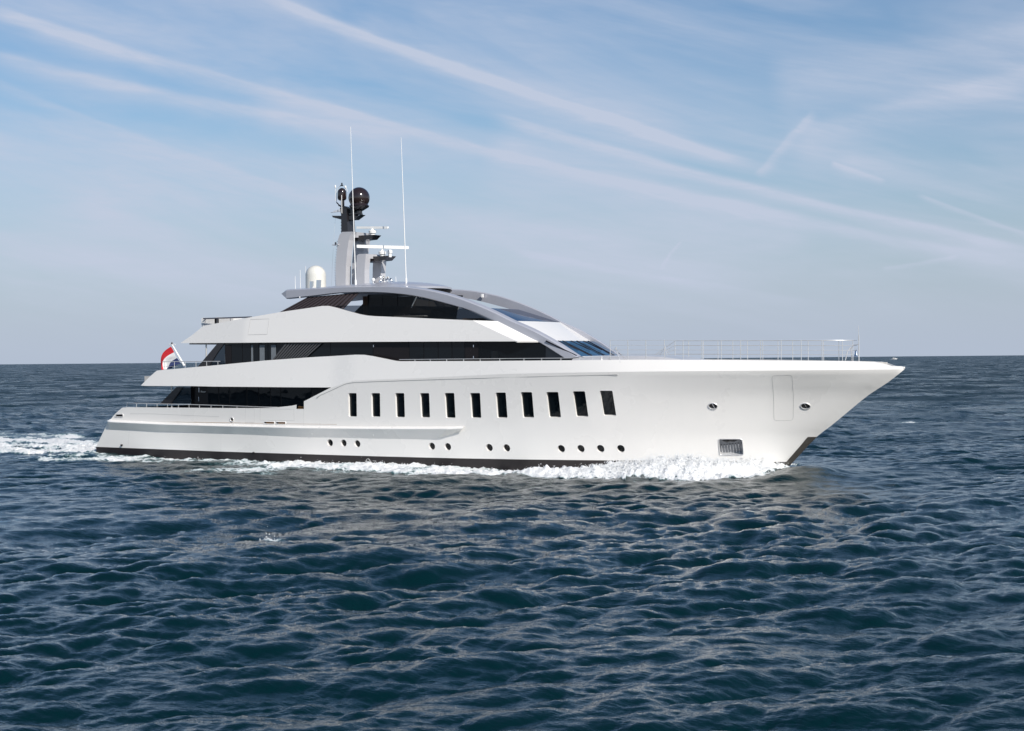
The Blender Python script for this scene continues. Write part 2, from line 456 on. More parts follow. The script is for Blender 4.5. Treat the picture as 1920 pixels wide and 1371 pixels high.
port_c = [(19.967, 1.291), (21.018, 1.292), (22.058, 1.267), (27.518, 1.210), (28.639, 1.200), (31.460, 1.195), (32.601, 1.190),
          (36.061, 1.190), (37.257, 1.205), (38.435, 1.217), (39.616, 1.227)]
port_loops = [circle(c, .225) for c in port_c]
fair_c = [((45.116, 3.710), .17, .24), ((49.958, 3.693), .17, .25), ((12.245, 2.689), .13, .13)]
fair_loops = [circle(c, r, 22, rx) for c, r, rx in fair_c]
anchor_loop = round_rect([(45.113, 1.829), (46.362, 1.829), (46.329, 0.908), (45.055, 0.905)], .12)
stern_fair = round_rect([(2.048, 2.924), (2.698, 2.948), (2.678, 2.762), (1.930, 2.754)], .05)

stem_line = [(float(xst(z)), z) for z in np.linspace(.5, 5.7, 16)]
knuckle = [(x, float(zc(x))) for x in np.linspace(54.9, 20.4, 60)]
aft_edge = [(18.184, 3.897), (18.136, 3.413), (17.554, 3.408), (17.582, 3.680), (17.237, 3.617), (16.032, 3.506), (14.515, 3.454), (11.644, 3.427), (5.387, 3.423), (3.196, 3.421),
            (2.645, 3.381), (1.951, 2.959), (1.382, 2.492), (1.185, 2.329), (-0.077, 0.652)]
boot_top = [(0.674, 0.648), (5.781, 0.604), (11.324, 0.556), (17.436, 0.535), (23.189, 0.517), (28.956, 0.513), (34.228, 0.524), (39.080, 0.542), (43.585, 0.553), (46.0, .52), (48.0, .50)]
hull_out = boot_top+stem_line+knuckle+aft_edge
m, nn = skin(hb, hull_out, win_loops+port_loops+fair_loops+[anchor_loop, stern_fair], thick=.0)
# transom
ed = aft_edge[-5:]
for a, b in zip(ed[:-1], ed[1:]):
    A, B = onhull(a), onhull(b)
    k = len(m.v); m.add([A, B, (B[0], -B[1], B[2]), (A[0], -A[1], A[2])], [(0, 1, 2, 3)]); nn += [(-.8, 0, .5)]*4
skin_build(m, nn, 'hull', WHITE, yacht)
# underwater body with the dark boot top
bo = [(-.1, -1.5)]+[(x, -1.5) for x in np.linspace(1, 46.2, 40)]+[(float(xst(z)), z) for z in np.linspace(-1.5, .5, 6)]+boot_top[::-1]+[(-0.077, 0.652)]
m, nn = skin(hb, bo, gz=.4)
skin_build(m, nn, 'boot_stripe', BOOT, yacht)
# bare metal plate on the stem
m = MB(); st = [(49.794, 1.933), (49.318, 1.398), (48.870, 0.908), (48.449, 0.446)]
for sgn in (1, -1):
    rows = []
    for (x, z) in st:
        xe = float(xst(z))
        rows.append([(xx, -sgn*(float(hb(min(xx, xe), z))+.012), z) for xx in np.linspace(x, xe+.03, 6)])
    # down below the water too
    x0, z0 = st[-1]
    for dz_ in (.6, 1.4):
        xe = float(xst(z0-dz_)); rows.append([(xx, -sgn*(float(hb(min(xx, xe), z0-dz_))+.012), z0-dz_) for xx in np.linspace(x0-dz_*.9, xe+.03, 6)])
    for a, b in zip(rows[:-1], rows[1:]):
        for i in range(5):
            q = [a[i], b[i], b[i+1], a[i+1]]; m.add(q if sgn > 0 else q[::-1], [(0, 1, 2, 3)])
m.build('stem_plate', STEMP, yacht)

# bulwark and the swept aft overhang of the upper deck
bul_top = [(4.403, 4.891), (5.100, 5.429), (5.800, 5.892), (8.236, 6.049), (10.999, 6.220), (13.003, 6.361), (15.114, 6.504), (18.698, 6.680), (21.077, 6.767), (22.170, 6.810), (22.820, 6.798), (23.469, 6.710),
           (24.434, 6.542), (25.152, 6.416), (25.546, 6.384), (31.266, 6.356), (36.582, 6.355), (41.389, 6.353), (45.841, 6.303), (50.030, 6.227), (52.723, 6.167),
           (53.796, 6.131), (54.284, 6.013), (54.669, 5.891), (55.119, 5.869)]
bul_bot = [(x, float(zc(x))) for x in np.linspace(20.4, 54.9, 60)]
bul_aft = [(x, 4.86) for x in (5., 7., 9.)]+[(x, float(zc(x))) for x in np.linspace(11, 20.2, 8)]
bo = bul_aft+bul_bot+[(55.25, 5.70), (55.30, 5.80)]+bul_top[::-1]
m, nn = skin(bu, bo, thick=.14, gz=.2)
skin_build(m, nn, 'bulwark', WHITE, yacht)
# nose cap that closes the bulwark over the stem
m = MB(); m.lathe([(.01, -.07), (.03, -.05), (.045, 0), (.03, .05), (.01, .07)], (55.24, 0, 5.785), 16)
m.build('stem_head', WHITE, yacht, smooth=50)

# long gutter slot under the bulwark
pl = [(19.235, 4.128), (19.523, 4.280), (20.420, 4.600), (21.099, 4.854), (21.578, 5.014), (22.095, 5.090), (23.623, 5.145), (27.531, 5.248), (31.289, 5.337), (34.884, 5.417), (37.618, 5.473), (40.151, 5.517)]
m = MB(); m.tube([onhull(p) for p in pl], [.05]+[.022]*(len(pl)-2)+[.045], 6); m.pair('gutter', SEAM, yacht)

# sponson along the after half
lip = [(1.412, -4.920, 2.450), (1.698, -5.000, 2.402), (6.261, -5.070, 2.296), (11.308, -5.080, 2.246), (18.087, -5.100, 2.204), (23.588, -5.130, 2.232), (27.492, -5.130, 2.278), (28.937, -5.130, 2.304), (29.945, -5.060, 2.353)]
low = [(1.241, 1.878), (1.366, 1.869), (5.918, 1.798), (11.008, 1.753), (17.797, 1.613), (23.291, 1.611), (27.187, 1.650), (27.909, 1.658), (29.218, 2.033)]
m = MB(); secs = []
for p, q in zip(lip, low):
    b0 = -onhull((p[0], p[2]))[1]
    yo = max(-p[1], b0+.02); yl = onhull(q)[1]
    secs.append([(q[0], yl+.05, q[1]), (q[0], yl-.004, q[1]), (p[0], -yo, p[2]-.035), (p[0], -yo-.02, p[2]), (p[0], -yo, p[2]+.045), (p[0], -yo+.10, p[2]+.075), (p[0], -b0+.03, p[2]+.14)])
e = secs[-1]; secs[-1] = [(v[0], v[1]*.6+onhull((v[0], v[2]))[1]*.4, v[2]) for v in e]
for a, b in zip(secs[:-1], secs[1:]):
    for i in range(6): m.add([a[i], b[i], b[i+1], a[i+1]], [(0, 1, 2, 3)][::1])
m.add(secs[0], [tuple(range(7))]); m.add(secs[-1], [tuple(range(7))[::-1]])
m.pair('sponson', WHITE, yacht, smooth=28)


# windows: white reveal with a dark pane sunk in it
def recess(loop, depth, name, rm, pname, pm, fn=hb, ring=None, bothsides=False):
    m = MB(); n = len(loop); P = [onhull(p, fn) for p in loop]
    cx = sum(p[0] for p in P)/n; cz = sum(p[2] for p in P)/n; yv = max(p[1] for p in P)
    nrm = Vector((-float(fn(cx+.1, cz)-fn(cx-.1, cz))/.2, -1, -float(fn(cx, cz+.1)-fn(cx, cz-.1))/.2)).normalized()
    Q = [tuple(Vector(p)-nrm*depth) for p in P]
    m.add(P+Q, [(i, (i+1) % n, (i+1) % n+n, i+n) for i in range(n)])
    if ring:
        R0 = [tuple(Vector(p)+nrm*.02) for p in P]; m.tube(R0+[R0[0], R0[1]], ring, 6, cap=False)
    o = m.build(name, rm, yacht, smooth=60)
    p = MB(); R = [tuple(Vector(q)+nrm*.004) for q in Q]
    a = sum(loop[i][0]*loop[(i+1) % n][1]-loop[(i+1) % n][0]*loop[i][1] for i in range(n))
    p.poly(R if a > 0 else R[::-1]); p.build(pname, pm, o)
    return o, Q, nrm


for lp in win_loops: recess(lp, .17, 'window', WHITE, 'pane', PANE)
for lp in port_loops: recess(lp, .18, 'porthole', WHITE, 'pane', PANE)
for lp in fair_loops[:2]: recess(lp, .12, 'fairlead', STEEL, 'opening', RUBBER, ring=.03)
recess(fair_loops[2], .12, 'fairlead', STEEL, 'opening', RUBBER, ring=.03)
recess(stern_fair, .12, 'fairlead', STEEL, 'opening', RUBBER, ring=.03)
# roller bar in the two big fairleads
for c, r, rx in fair_c[:2]:
    a = onhull((c[0]-.02, c[1]+.13), off=.02); b = onhull((c[0]+.08, c[1]-.13), off=.02)
    MB().tube([a, b], .02, 6).build('fairlead_roller', CHROME, yacht)
# anchor pocket
DSTEEL = mat('dull_steel', (.20, .21, .23), .35, metal=.5, var=.1)
ap, Q, nrm = recess(anchor_loop, .38, 'anchor_pocket', STEEL, 'backplate', DSTEEL, ring=.03)
cq = Vector((sum(q[0] for q in Q)/len(Q), sum(q[1] for q in Q)/len(Q), sum(q[2] for q in Q)/len(Q))); ex = Vector(Q[6])-Vector(Q[2]); ex.normalize()
tx = Vector((1, 0, 0)); tx = (tx-nrm*tx.dot(nrm)).normalized(); tz = nrm.cross(tx); tz = tz if tz.z > 0 else -tz
for i in range(8):
    xx = -.56+i*.16
    m = MB(); p0 = cq+nrm*.02+tx*xx+tz*-.02; m.tube([p0+tz*.02, p0-tz*.62], .018, 6); m.build('slot_bar', CHROME, ap)
    m = MB(); m.lathe([(.03, 0), (.03, .02)], cq+nrm*.01+tx*xx+tz*.05, 10, axis=nrm); m.build('bolt', RUBBER, ap)
an = MB(); a0 = cq+nrm*.12+tz*.33
an.tube([a0-tx*.45, a0-tx*.2-tz*.06, a0, a0+tx*.2-tz*.06, a0+tx*.45], [.03, .07, .09, .07, .03], 8); an.tube([a0, a0+tz*.12], .08, 8)
an.build('anchor', BLACK, ap, smooth=50)


# seams of hatches and shell doors
def seam(pts, name='hatch_seam', fn=hb, r=.011, mt=SEAM, close=True, par=None):
    P = [onhull(p, fn) for p in (densify(pts, .4) if close else pts)]
    if close: P = P+[P[0]]
    return MB().tube(P, r, 5).build(name, mt, par or yacht)


seam(round_rect([(48.578, 5.409), (49.626, 5.440), (49.191, 2.880), (48.190, 2.867)], .18, 4), 'shell_door_seam', r=.009, mt=mat('seam_dark', (.42, .42, .41), .6))
seam([(3.344, 2.973), (5.576, 2.983), (8.401, 2.914), (11.177, 2.856)], close=False, r=.009)
seam([(13.417, 3.412), (13.319, 2.510), (14.066, 2.518), (14.160, 3.400)], r=.006)
seam([(14.642, 3.421), (17.339, 3.373), (17.310, 2.658), (14.540, 2.662)], r=.007)
seam([(18.125, 3.379), (18.020, 2.327), (17.360, 2.318)], close=False, r=.006)
seam([(11.295, 2.311), (11.056, 0.586)], close=False, r=.004)
seam([(3.199, 2.099), (2.895, 0.637)], close=False, r=.004)
# bronze freshwater vents below the boarding gate
for x0, x1 in (((495, 790.6), (514.5, 794.6)), ((517.5, 791), (535.5, 795))):
    pass
for q in ([(14.857, 2.583), (15.713, 2.579), (15.697, 2.428), (14.842, 2.431)], [(15.829, 2.580), (16.613, 2.575), (16.597, 2.425), (15.814, 2.429)]):
    o = MB().tube([onhull(p, off=.01) for p in densify(round_rect(q, .05, 2), .2)], .022, 6).build('vent', WHITE2, yacht)
    zt = (q[0][1]+q[2][1])/2
    for dz_ in (-.045, 0, .045):
        MB().tube([onhull((q[0][0]+.2, zt+dz_), off=.012), onhull((q[1][0]-.03, zt+dz_), off=.012)], .016, 6).build('vent_bar', BRONZE, o)
    MB().plate([onhull((q[0][0]+.02, q[3][1]+.02), off=.006), onhull((q[1][0]-.02, q[2][1]+.02), off=.006), onhull((q[1][0]-.02, q[1][1]-.02), off=.006), onhull((q[0][0]+.02, q[0][1]-.02), off=.006)], .004).build('vent_recess', RUBBER, o)
# load line mark and overboard discharge stubs
c = (22.781, 0.191)
m = MB(); m.tube([onhull(p, off=.012) for p in circle(c, .15, 20)+[circle(c, .15, 20)[0]]], .012, 5, cap=False)
m.tube([onhull((c[0]-.24, c[1]), off=.012), onhull((c[0]+.24, c[1]), off=.012)], .012, 5)
m.tube([onhull((c[0]+.34, c[1]+.03), off=.012), onhull((c[0]+.60, c[1]+.03), off=.012)], .010, 5); m.build('load_line_mark', WHITE2, yacht)
for q in ((2.376, 0.828), (13.812, 0.538)):
    MB().tube([onhull(q, off=-.05), onhull((q[0], q[1]-.02), off=.10)], .07, 8).build('discharge_pipe', BLACK, yacht)
for q in ((18.732, 1.929), (23.419, 1.914)):
    MB().tube([onhull(q, off=.1), onhull((q[0], q[1]-.1), off=.18)], .025, 6).build('drain_spout', STEEL, yacht)


# decks
def deck(name, st, z0, z1, mt, inset=0.0):
    m = MB(); n = len(st); vs = []
    for x, b in st:
        b = max(b-inset, .02); vs += [(x, -b, z0), (x, b, z0), (x, b, z1), (x, -b, z1)]
    fs = []
    for i in range(n-1):
        a = i*4; b = a+4; fs += [(a, b, b+3, a+3), (a+1, a+2, b+2, b+1), (a+3, b+3, b+2, a+2), (a, a+1, b+1, b)]
    fs += [(0, 3, 2, 1), (4*n-4, 4*n-3, 4*n-2, 4*n-1)]
    return m.add(vs, fs).build(name, mt, yacht)


deck('main_deck', [(x, float(hb(x, 2.9))) for x in np.linspace(2.6, 20.6, 12)], 2.45, 2.62, TEAK, .05)
MB().box(19.6, 19.75, -4.6, 4.6, 2.6, 4.85).build('main_deck_bulkhead', WALL, yacht)
deck('upper_deck', [(x, float(bu(x, 4.9))) for x in np.linspace(4.6, 20.0, 10)]+[(x, float(bkn(x))-.05) for x in np.linspace(20.2, 37.5, 12)], 4.90, 5.52, DECK, .16)
deck('foredeck', [(x, float(bu(x, 6.0))) for x in np.linspace(37.4, 54.2, 26)], 5.75, 6.10, DECK, .15)
# soffit under the upper deck overhang, white
deck('soffit', [(x, float(bu(x, 4.9))) for x in np.linspace(4.5, 20.0, 10)], 4.865, 4.898, WHITE, .03)

# main deck house, port and starboard
HY = 4.05
m = MB()
for sg in (-1, 1):
    m.box((8.085, -4.050, 4.272)[0], 20.2, sg*HY-.04*sg if sg > 0 else -HY, sg*HY if sg > 0 else -HY+.04, 2.62, 4.86)
x0 = (8.085, -4.050, 4.272)[0]
m.box(x0, x0+.08, -HY+.05, HY-.05, 2.62, 4.86); m.build('main_deck_house', WALL, yacht)
px_main = [(9.534, -4.050, 4.277)[0], (10.490, -4.050, 4.280)[0], (11.392, -4.050, 4.283)[0], (12.842, -4.050, 4.287)[0], (13.835, -4.050, 4.290)[0], (14.797, -4.050, 4.293)[0], (15.643, -4.050, 4.296)[0], (18.118, -4.050, 4.303)[0]]
for a, b in zip(px_main[:-1], px_main[1:]):
    MB().box(a+.04, b-.04, -HY-.018, -HY-.003, 2.75, 4.80).build('window_panel', GLASS if False else PANE, yacht)
# things faintly seen through the panes: curtains at the middle windows
for q, w_ in (((11.818, -4.050, 4.284)[0], .28), ((12.354, -4.050, 4.285)[0], .45)):
    pass
for p in ((8.822, -4.070, 4.577), (8.800, -4.070, 3.973)):
    MB().box(p[0]-.02, p[0]+.02, -HY-.05, -HY-.02, p[2]-.16, p[2]+.16).build('door_handle', CHROME, yacht)


def fin(pts, y, name='side_fin', th=.12, mt=BLACK):
    m = MB(); m.prism(pts, y, y+th); return m.pair(name, mt, yacht)


fin([(7.056, 4.782), (7.614, 4.782), (6.526, 3.647), (5.537, 3.641)], -4.3)
fin([(10.613, 7.728), (11.168, 7.721), (10.491, 7.027), (9.753, 6.116), (8.815, 6.121)], -4.2)
# clear side screens between the fins and the houses
MB().plate([(7.570, -4.250, 4.774), (8.266, -4.250, 4.775), (8.252, -4.250, 3.674), (6.529, -4.250, 3.664)], .02).pair('side_screen', GLASS2, yacht)
MB().plate([(11.126, -4.150, 7.705), (11.108, -4.150, 6.249), (9.757, -4.150, 6.151)], .02).pair('side_screen', GLASS2, yacht)
# posts holding the overhangs
p = (6.450, -4.100, 4.269); m = MB(); m.tube([(p[0], -4.1, 2.6), (p[0], -4.1, 4.9)], .05, 10); m.pair('awning_post', STEEL, yacht, smooth=50)
p = (9.306, -3.900, 7.286); m = MB(); m.tube([(p[0], -3.9, 5.5), (p[0], -3.9, 7.6)], .055, 10); m.pair('awning_post', STEEL, yacht, smooth=50)

# small script lettering beside the side door
cu_ = bpy.data.curves.new('lettering', 'FONT'); cu_.body = 'Power'; cu_.size = .17; cu_.shear = .4; cu_.extrude = .004; cu_.align_x = 'CENTER'; cu_.align_y = 'CENTER'
to = bpy.data.objects.new('tmp', cu_); COL.objects.link(to); p = (9.146, -4.070, 4.467)
dg = bpy.context.evaluated_depsgraph_get(); me = bpy.data.meshes.new_from_object(to.evaluated_get(dg)); bpy.data.objects.remove(to)
me.transform(Matrix.Translation((p[0], -4.075, p[2])) @ Matrix.Rotation(math.pi/2, 4, 'X')); me.materials.clear(); me.materials.append(WHITE2)
lo = bpy.data.objects.new('lettering', me); COL.objects.link(lo); lo.parent = yacht

# upper deck house: dark side walls that turn in towards the arches
UY = [((11.118, -4.150, 7.091)[0], 4.15), (30.5, 4.15), (32.0, 4.0), (33.4, 3.45), (34.6, 3.15), (36.45, 2.75)]
XD = (30.594, -4.150, 6.899)[0]
zb, zt_ = 5.5, 7.60
m = MB(); g2 = MB()
xs_ = [UY[0][0], XD]
m.add([(UY[0][0], -4.15, zb), (XD, -4.15, zb), (XD, -4.15, zt_), (UY[0][0], -4.15, zt_)], [(0, 1, 2, 3)])
m.add([(UY[0][0], -4.15, zb), (UY[0][0], 4.15, zb), (UY[0][0], 4.15, zt_), (UY[0][0], -4.15, zt_)], [(3, 2, 1, 0)])
m.add([(XD, 4.15, zb), (UY[0][0], 4.15, zb), (UY[0][0], 4.15, zt_), (XD, 4.15, zt_)], [(0, 1, 2, 3)])
m.build('upper_deck_house', WALL, yacht)
fw_pts = [(XD, 4.15)]+[p for p in UY if p[0] > XD]
for i in range(len(fw_pts)-1):
    (xa, ya), (xb, yb) = fw_pts[i], fw_pts[i+1]
    zt2 = float(np.interp(xb, [34.0, 36.6], [7.5, 6.55]))
    g2.add([(xa, -ya, zb), (xb, -yb, zb), (xb, -yb, zt2), (xa, -ya, zt_ if i == 0 else float(np.interp(xa, [34.0, 36.6], [7.5, 6.55])))], [(0, 1, 2, 3)])
g2.pair('corner_glass', GLASS, yacht)
# inside the wheelhouse: floor, back wall, seats
MB().box(XD+.1, 36.2, -3.0, 3.0, 5.54, 5.60).build('wheelhouse_floor', mat('dark_carpet', (.05, .045, .04), .8), yacht)
MB().box(XD+.02, XD+.12, -4.0, 4.0, 5.54, 7.5).build('wheelhouse_bulkhead', WALL, yacht)
p = (31.451, -3.400, 7.050)
for k_, dxx in enumerate((0.0, 1.7)):
    m = MB(); m.box(p[0]-.3+dxx, p[0]+.3+dxx, -3.5, -2.9, 5.95, 6.12); m.box(p[0]-.34+dxx, p[0]-.24+dxx, -3.5, -2.9, 6.1, 6.95); m.tube([(p[0]+dxx, -3.2, 5.6), (p[0]+dxx, -3.2, 5.97)], .07)
    m.build('helm_seat', [CUSH, BROWN][k_], yacht)
m = MB(); m.box(34.6, 35.9, -2.6, 2.6, 5.6, 6.35); m.build('helm_console', mat('console_grey', (.12, .12, .12), .5), yacht)
# panels on the dark wall
HP = [(11.118, -4.150, 7.091)[0], (11.666, -4.150, 7.085)[0], (12.603, -4.150, 7.076)[0], (13.289, -4.150, 7.069)[0], (13.970, -4.150, 7.063)[0], (14.713, -4.150, 7.055)[0], (15.364, -4.150, 7.049)[0], (16.312, -4.150, 7.040)[0],
      (17.803, -4.150, 7.025)[0], (19.689, -4.150, 7.006)[0], (22.960, -4.150, 6.974)[0], (25.641, -4.150, 6.948)[0], (26.714, -4.150, 6.937)[0], (27.755, -4.150, 6.927)[0], (28.749, -4.150, 6.917)[0], (29.657, -4.150, 6.908)[0], (30.594, -4.150, 6.899)[0]]
for i, (a, b) in enumerate(zip(HP[:-1], HP[1:])):
    MB().box(a+.03, b-.03, -4.168, -4.152, 5.6, 7.58).build('window_panel', PANE if i in (1, 2, 3, 4, 5, 6, 7, 8, 9, 11, 12, 13, 14) else WALL, yacht)
# pale curtains behind the aft windows read as grey strips
for a, b in (((13.327, -4.170, 7.069)[0], (13.481, -4.170, 7.067)[0]), ((14.030, -4.170, 7.062)[0], (14.424, -4.170, 7.058)[0]), ((14.968, -4.170, 7.053)[0], (15.358, -4.170, 7.049)[0])):
    MB().box(a, b, -4.178, -4.170, 5.7, 7.5).build('curtain', CURT, yacht)
# louvres outside the lounge windows
A0, A1 = (16.221, -4.300, 7.674), (14.694, -4.300, 6.401)
B0, B1 = (18.973, -4.300, 7.638), (16.935, -4.300, 6.522)
for i in range(12):
    t = i/11
    xt = A0[0]+(B0[0]-A0[0])*t; xb = A1[0]+(B1[0]-A1[0])*t
    MB().prism([(xb, 6.1), (xb+.13, 6.1), (xt+.13, 7.56), (xt, 7.56)], -4.30, -4.19).pair('louvre', LOUV2, yacht)
for p in ((23.019, -4.200, 7.338), (30.292, -4.200, 7.254), (30.285, -4.200, 6.582)):
    MB().box(p[0]-.02, p[0]+.02, -4.22, -4.17, p[2]-.07, p[2]+.07).build('door_handle', CHROME, yacht)
p = (29.838, -4.200, 6.874)

# second white band (sun deck bulwark)
b2 = lambda X, Z: np.minimum(4.42, 3.9+.075*(np.asarray(X, float)-6.0)) - .13*(np.asarray(Z, float)-7.6)
band = [(7.130, 7.717), (8.135, 8.223), (9.178, 8.853), (12.291, 9.207), (15.606, 9.598), (18.004, 9.825), (19.018, 9.925), (19.519, 9.919), (20.113, 9.794), (21.120, 9.542), (21.970, 9.343), (22.516, 9.248), (23.100, 9.196),
        (25.416, 9.069), (27.745, 8.934), (30.245, 8.795), (33.413, 7.493), (30.863, 7.523), (26.301, 7.570), (21.523, 7.612), (14.748, 7.661), (10.098, 7.693)]
m, nn = skin(b2, band, thick=.12, gz=.3, both=False)
skin_build(m, nn, 'sun_deck_bulwark', WHITE, yacht)
mp2 = MB(); mp2.v = [(x, -y, z) for x, y, z in m.v]; mp2.f = [f[::-1] for f in m.f]; mp2.mi = m.mi
skin_build(mp2, [(n[0], -n[1], n[2]) for n in nn], 'sun_deck_bulwark', WHITE, yacht)
P1 = Vector((30.233, -4.200, 8.796)); P2 = Vector((33.424, -4.420, 7.493)); P3 = Vector((34.292, -3.200, 7.494)); P4 = Vector((31.734, -3.220, 8.728))
m = MB(); m.plate([P1, P2, P3, P4], .08); m.pair('facet_panel', WHITE, yacht)
deck('sun_deck', [(7.6, 3.6), (10, 3.9), (14, 4.1), (30, 4.1), (32.2, 3.9), (33.0, 3.1)], 7.62, 7.9, DECK, .0)
# hatch outline on the band
seam([(13.329, 9.178), (14.861, 9.190), (14.798, 8.191), (13.221, 8.180)], fn=b2, r=.012)

# white brow between the arches and the dark windscreen over it
m = MB()
T0 = (32.35, 3.15, 8.74); T1 = (34.50, 3.12, 7.53)
rows = []
for y in np.linspace(-1, 1, 9):
    bw = .22*(1-y*y)
    rows.append([(T0[0]+bw, y*T0[1], T0[2]+.0), (T1[0]+bw, y*T1[1], T1[2]), (T1[0]+bw-.1, y*T1[1], T1[2]-.08), (T0[0]+bw-.4, y*T0[1], T0[2]-.1)])
for a, b in zip(rows[:-1], rows[1:]):
    for i in range(4): j = (i+1) % 4; m.add([a[i], b[i], b[j], a[j]], [(0, 1, 2, 3)][::1])
m.build('brow', WHITE, yacht, smooth=40)
m = MB(); rows = []
for y in np.linspace(-1, 1, 9):
    bw = .22*(1-y*y)
    rows.append([(T0[0]+bw-.05, y*3.18, 8.75), (29.3+bw, y*3.15, 9.62)])
for a, b in zip(rows[:-1], rows[1:]): m.add([a[0], b[0], b[1], a[1]], [(0, 1, 2, 3)])
m.build('windscreen', glass('blue_screen', (.10, .16, .28), .15, base=(.012, .03, .08), ior=1.25), yacht, smooth=40)
# wheelhouse windows: four raked panes with black mullions, wipers
WB = lambda y, lift: (36.62+.32*(1-y*y)+lift*.25, y*2.98, 6.60+lift)
WTp = lambda y, lift: (34.75+.30*(1-y*y)+lift*.25, y*3.30, 7.50+lift)
edges_ = [-1, -.5, 0, .5, 1]
for a, b in zip(edges_[:-1], edges_[1:]):
    e_ = .018
    MB().plate([WB(a+e_, 0), WB(b-e_, 0), WTp(b-e_, 0), WTp(a+e_, 0)], .03).build('windshield_pane', SHIELD, yacht)
for a in edges_:
    MB().tube([WB(a, .01), WTp(a, .01)], .05, 6).build('mullion', BLACK, yacht)
    if abs(a) < 1:
        pass
for a in (-.62, -.2, .3):
    q0 = Vector(WB(a, .06)); q1 = Vector(WTp(a-.10, .06)); q1 = q0.lerp(q1, .95)
    m = MB(); m.tube([q0, q0.lerp(q1, .5)+Vector((.03, 0, .05)), q1], .022, 5); q2 = q0.lerp(q1, .35)+Vector((0, .12, 0)); m.tube([q2, q1+Vector((0, .1, 0))], .03, 5); m.build('wiper', BLACK, yacht)
MB().box(34.2, 34.55, -3.05, 3.05, 7.44, 7.50).build('brow_lip', BLACK, yacht)
MB().plate([(37.0, -2.95, 6.58), (37.35, 0, 6.62), (37.0, 2.95, 6.58), (36.5, 2.95, 6.30), (36.5, -2.95, 6.30)], .05).build('windshield_base', LGREY, yacht)
# low coaming on the foredeck in front of the wheelhouse
m = MB(); secs = []
for x, w_, h_ in ((36.4, 3.2, 6.60), (38.5, 3.0, 6.63), (40.4, 2.7, 6.62), (41.6, 2.45, 6.56), (42.6, 2.2, 6.42), (43.4, 2.0, 6.2)):
    secs.append([(x, -w_, 6.0), (x, -w_+.05, h_-.22), (x, -w_+.4, h_-.05), (x, 0, h_), (x, w_-.4, h_-.05), (x, w_-.05, h_-.22), (x, w_, 6.0)])
for a, b in zip(secs[:-1], secs[1:]):
    for i in range(6): m.add([a[i], b[i], b[i+1], a[i+1]], [(3, 2, 1, 0)])
m.add(secs[-1], [tuple(range(7))]); m.build('foredeck_trunk', LGREY, yacht, smooth=40)

# silver arches: roof fascia that sweeps down to the foredeck
top_e = [(15.252, 10.821), (15.710, 11.068), (17.321, 11.087), (19.055, 11.105), (20.471, 11.117), (22.519, 11.084), (23.929, 11.038), (25.319, 10.931), (26.573, 10.750), (27.830, 10.484),
         (28.773, 10.212), (29.582, 9.940), (30.745, 9.500), (31.600, 9.136), (32.446, 8.742), (33.294, 8.402), (34.098, 8.053), (35.357, 7.386), (36.121, 6.922), (36.728, 6.541)]
bot_e = [(35.876, 6.469), (35.077, 6.949), (34.291, 7.399), (33.324, 7.840), (32.147, 8.358), (31.018, 8.820), (29.783, 9.328), (28.767, 9.641), (27.631, 9.935), (26.800, 10.145),
         (26.021, 10.316), (25.314, 10.440), (24.522, 10.544), (23.323, 10.660), (22.007, 10.730), (20.880, 10.748), (19.678, 10.734), (17.656, 10.591), (15.703, 10.481)]


def ya(x): return float(np.interp(x, [15, 26, 30, 34, 37], [3.50, 3.48, 3.42, 3.30, 3.02]))


def catmull(P, n=3):
    out = []
    for i in range(len(P)-1):
        p0 = np.array(P[max(i-1, 0)]); p1 = np.array(P[i]); p2 = np.array(P[i+1]); p3 = np.array(P[min(i+2, len(P)-1)])
        for k in range(n):
            t = k/n; out.append(tuple(.5*((2*p1)+(-p0+p2)*t+(2*p0-5*p1+4*p2-p3)*t*t+(-p0+3*p1-3*p2+p3)*t**3)))
    return out+[P[-1]]


tp = top_e[:2]+catmull(top_e[2:], 3)
bt = catmull(bot_e[::-1][1:], 3); bt = [bot_e[-1]]+bt
arc = lambda P, n: [tuple(np.array([np.interp(t, s_, [p[i] for p in P]) for i in range(2)])) for s_ in [np.concatenate([[0], np.cumsum([math.hypot(P[i+1][0]-P[i][0], P[i+1][1]-P[i][1]) for i in range(len(P)-1)])])/sum(math.hypot(P[i+1][0]-P[i][0], P[i+1][1]-P[i][1]) for i in range(len(P)-1))] for t in np.linspace(0, 1, n)]
NA = 70; Ta = arc(top_e[1:2]+catmull(top_e[1:], 4)[1:], NA); Ba = arc(catmull(bot_e[::-1], 4), NA)
m = MB(); secs = []
for (xt, zt), (xb, zb2) in zip(Ta, Ba):
    y = ya(xt); yb = ya(xb); wd = .62
    wd = .46
    secs.append([(xb, -yb+.06, zb2), (xb*.92+xt*.08, -yb, zb2*.92+zt*.08), (xt*.9+xb*.1, -y-.02, zt*.9+zb2*.1), (xt, -y+.07, zt+.01), (xt-.0, -y+wd-.06, zt+.06), (xt, -y+wd, zt), (xb, -yb+wd, zb2)])
for a, b in zip(secs[:-1], secs[1:]):
    for i in range(7): j = (i+1) % 7; m.add([a[i], b[i], b[j], a[j]], [(0, 1, 2, 3)])
tipx, tipz = top_e[0]
for i in range(7): j = (i+1) % 7; m.add([secs[0][i], secs[0][j], (tipx, -3.42, tipz)], [(0, 1, 2)])
m.add(secs[-1], [tuple(range(7))])
m.pair('arch', GREY, yacht, smooth=35)

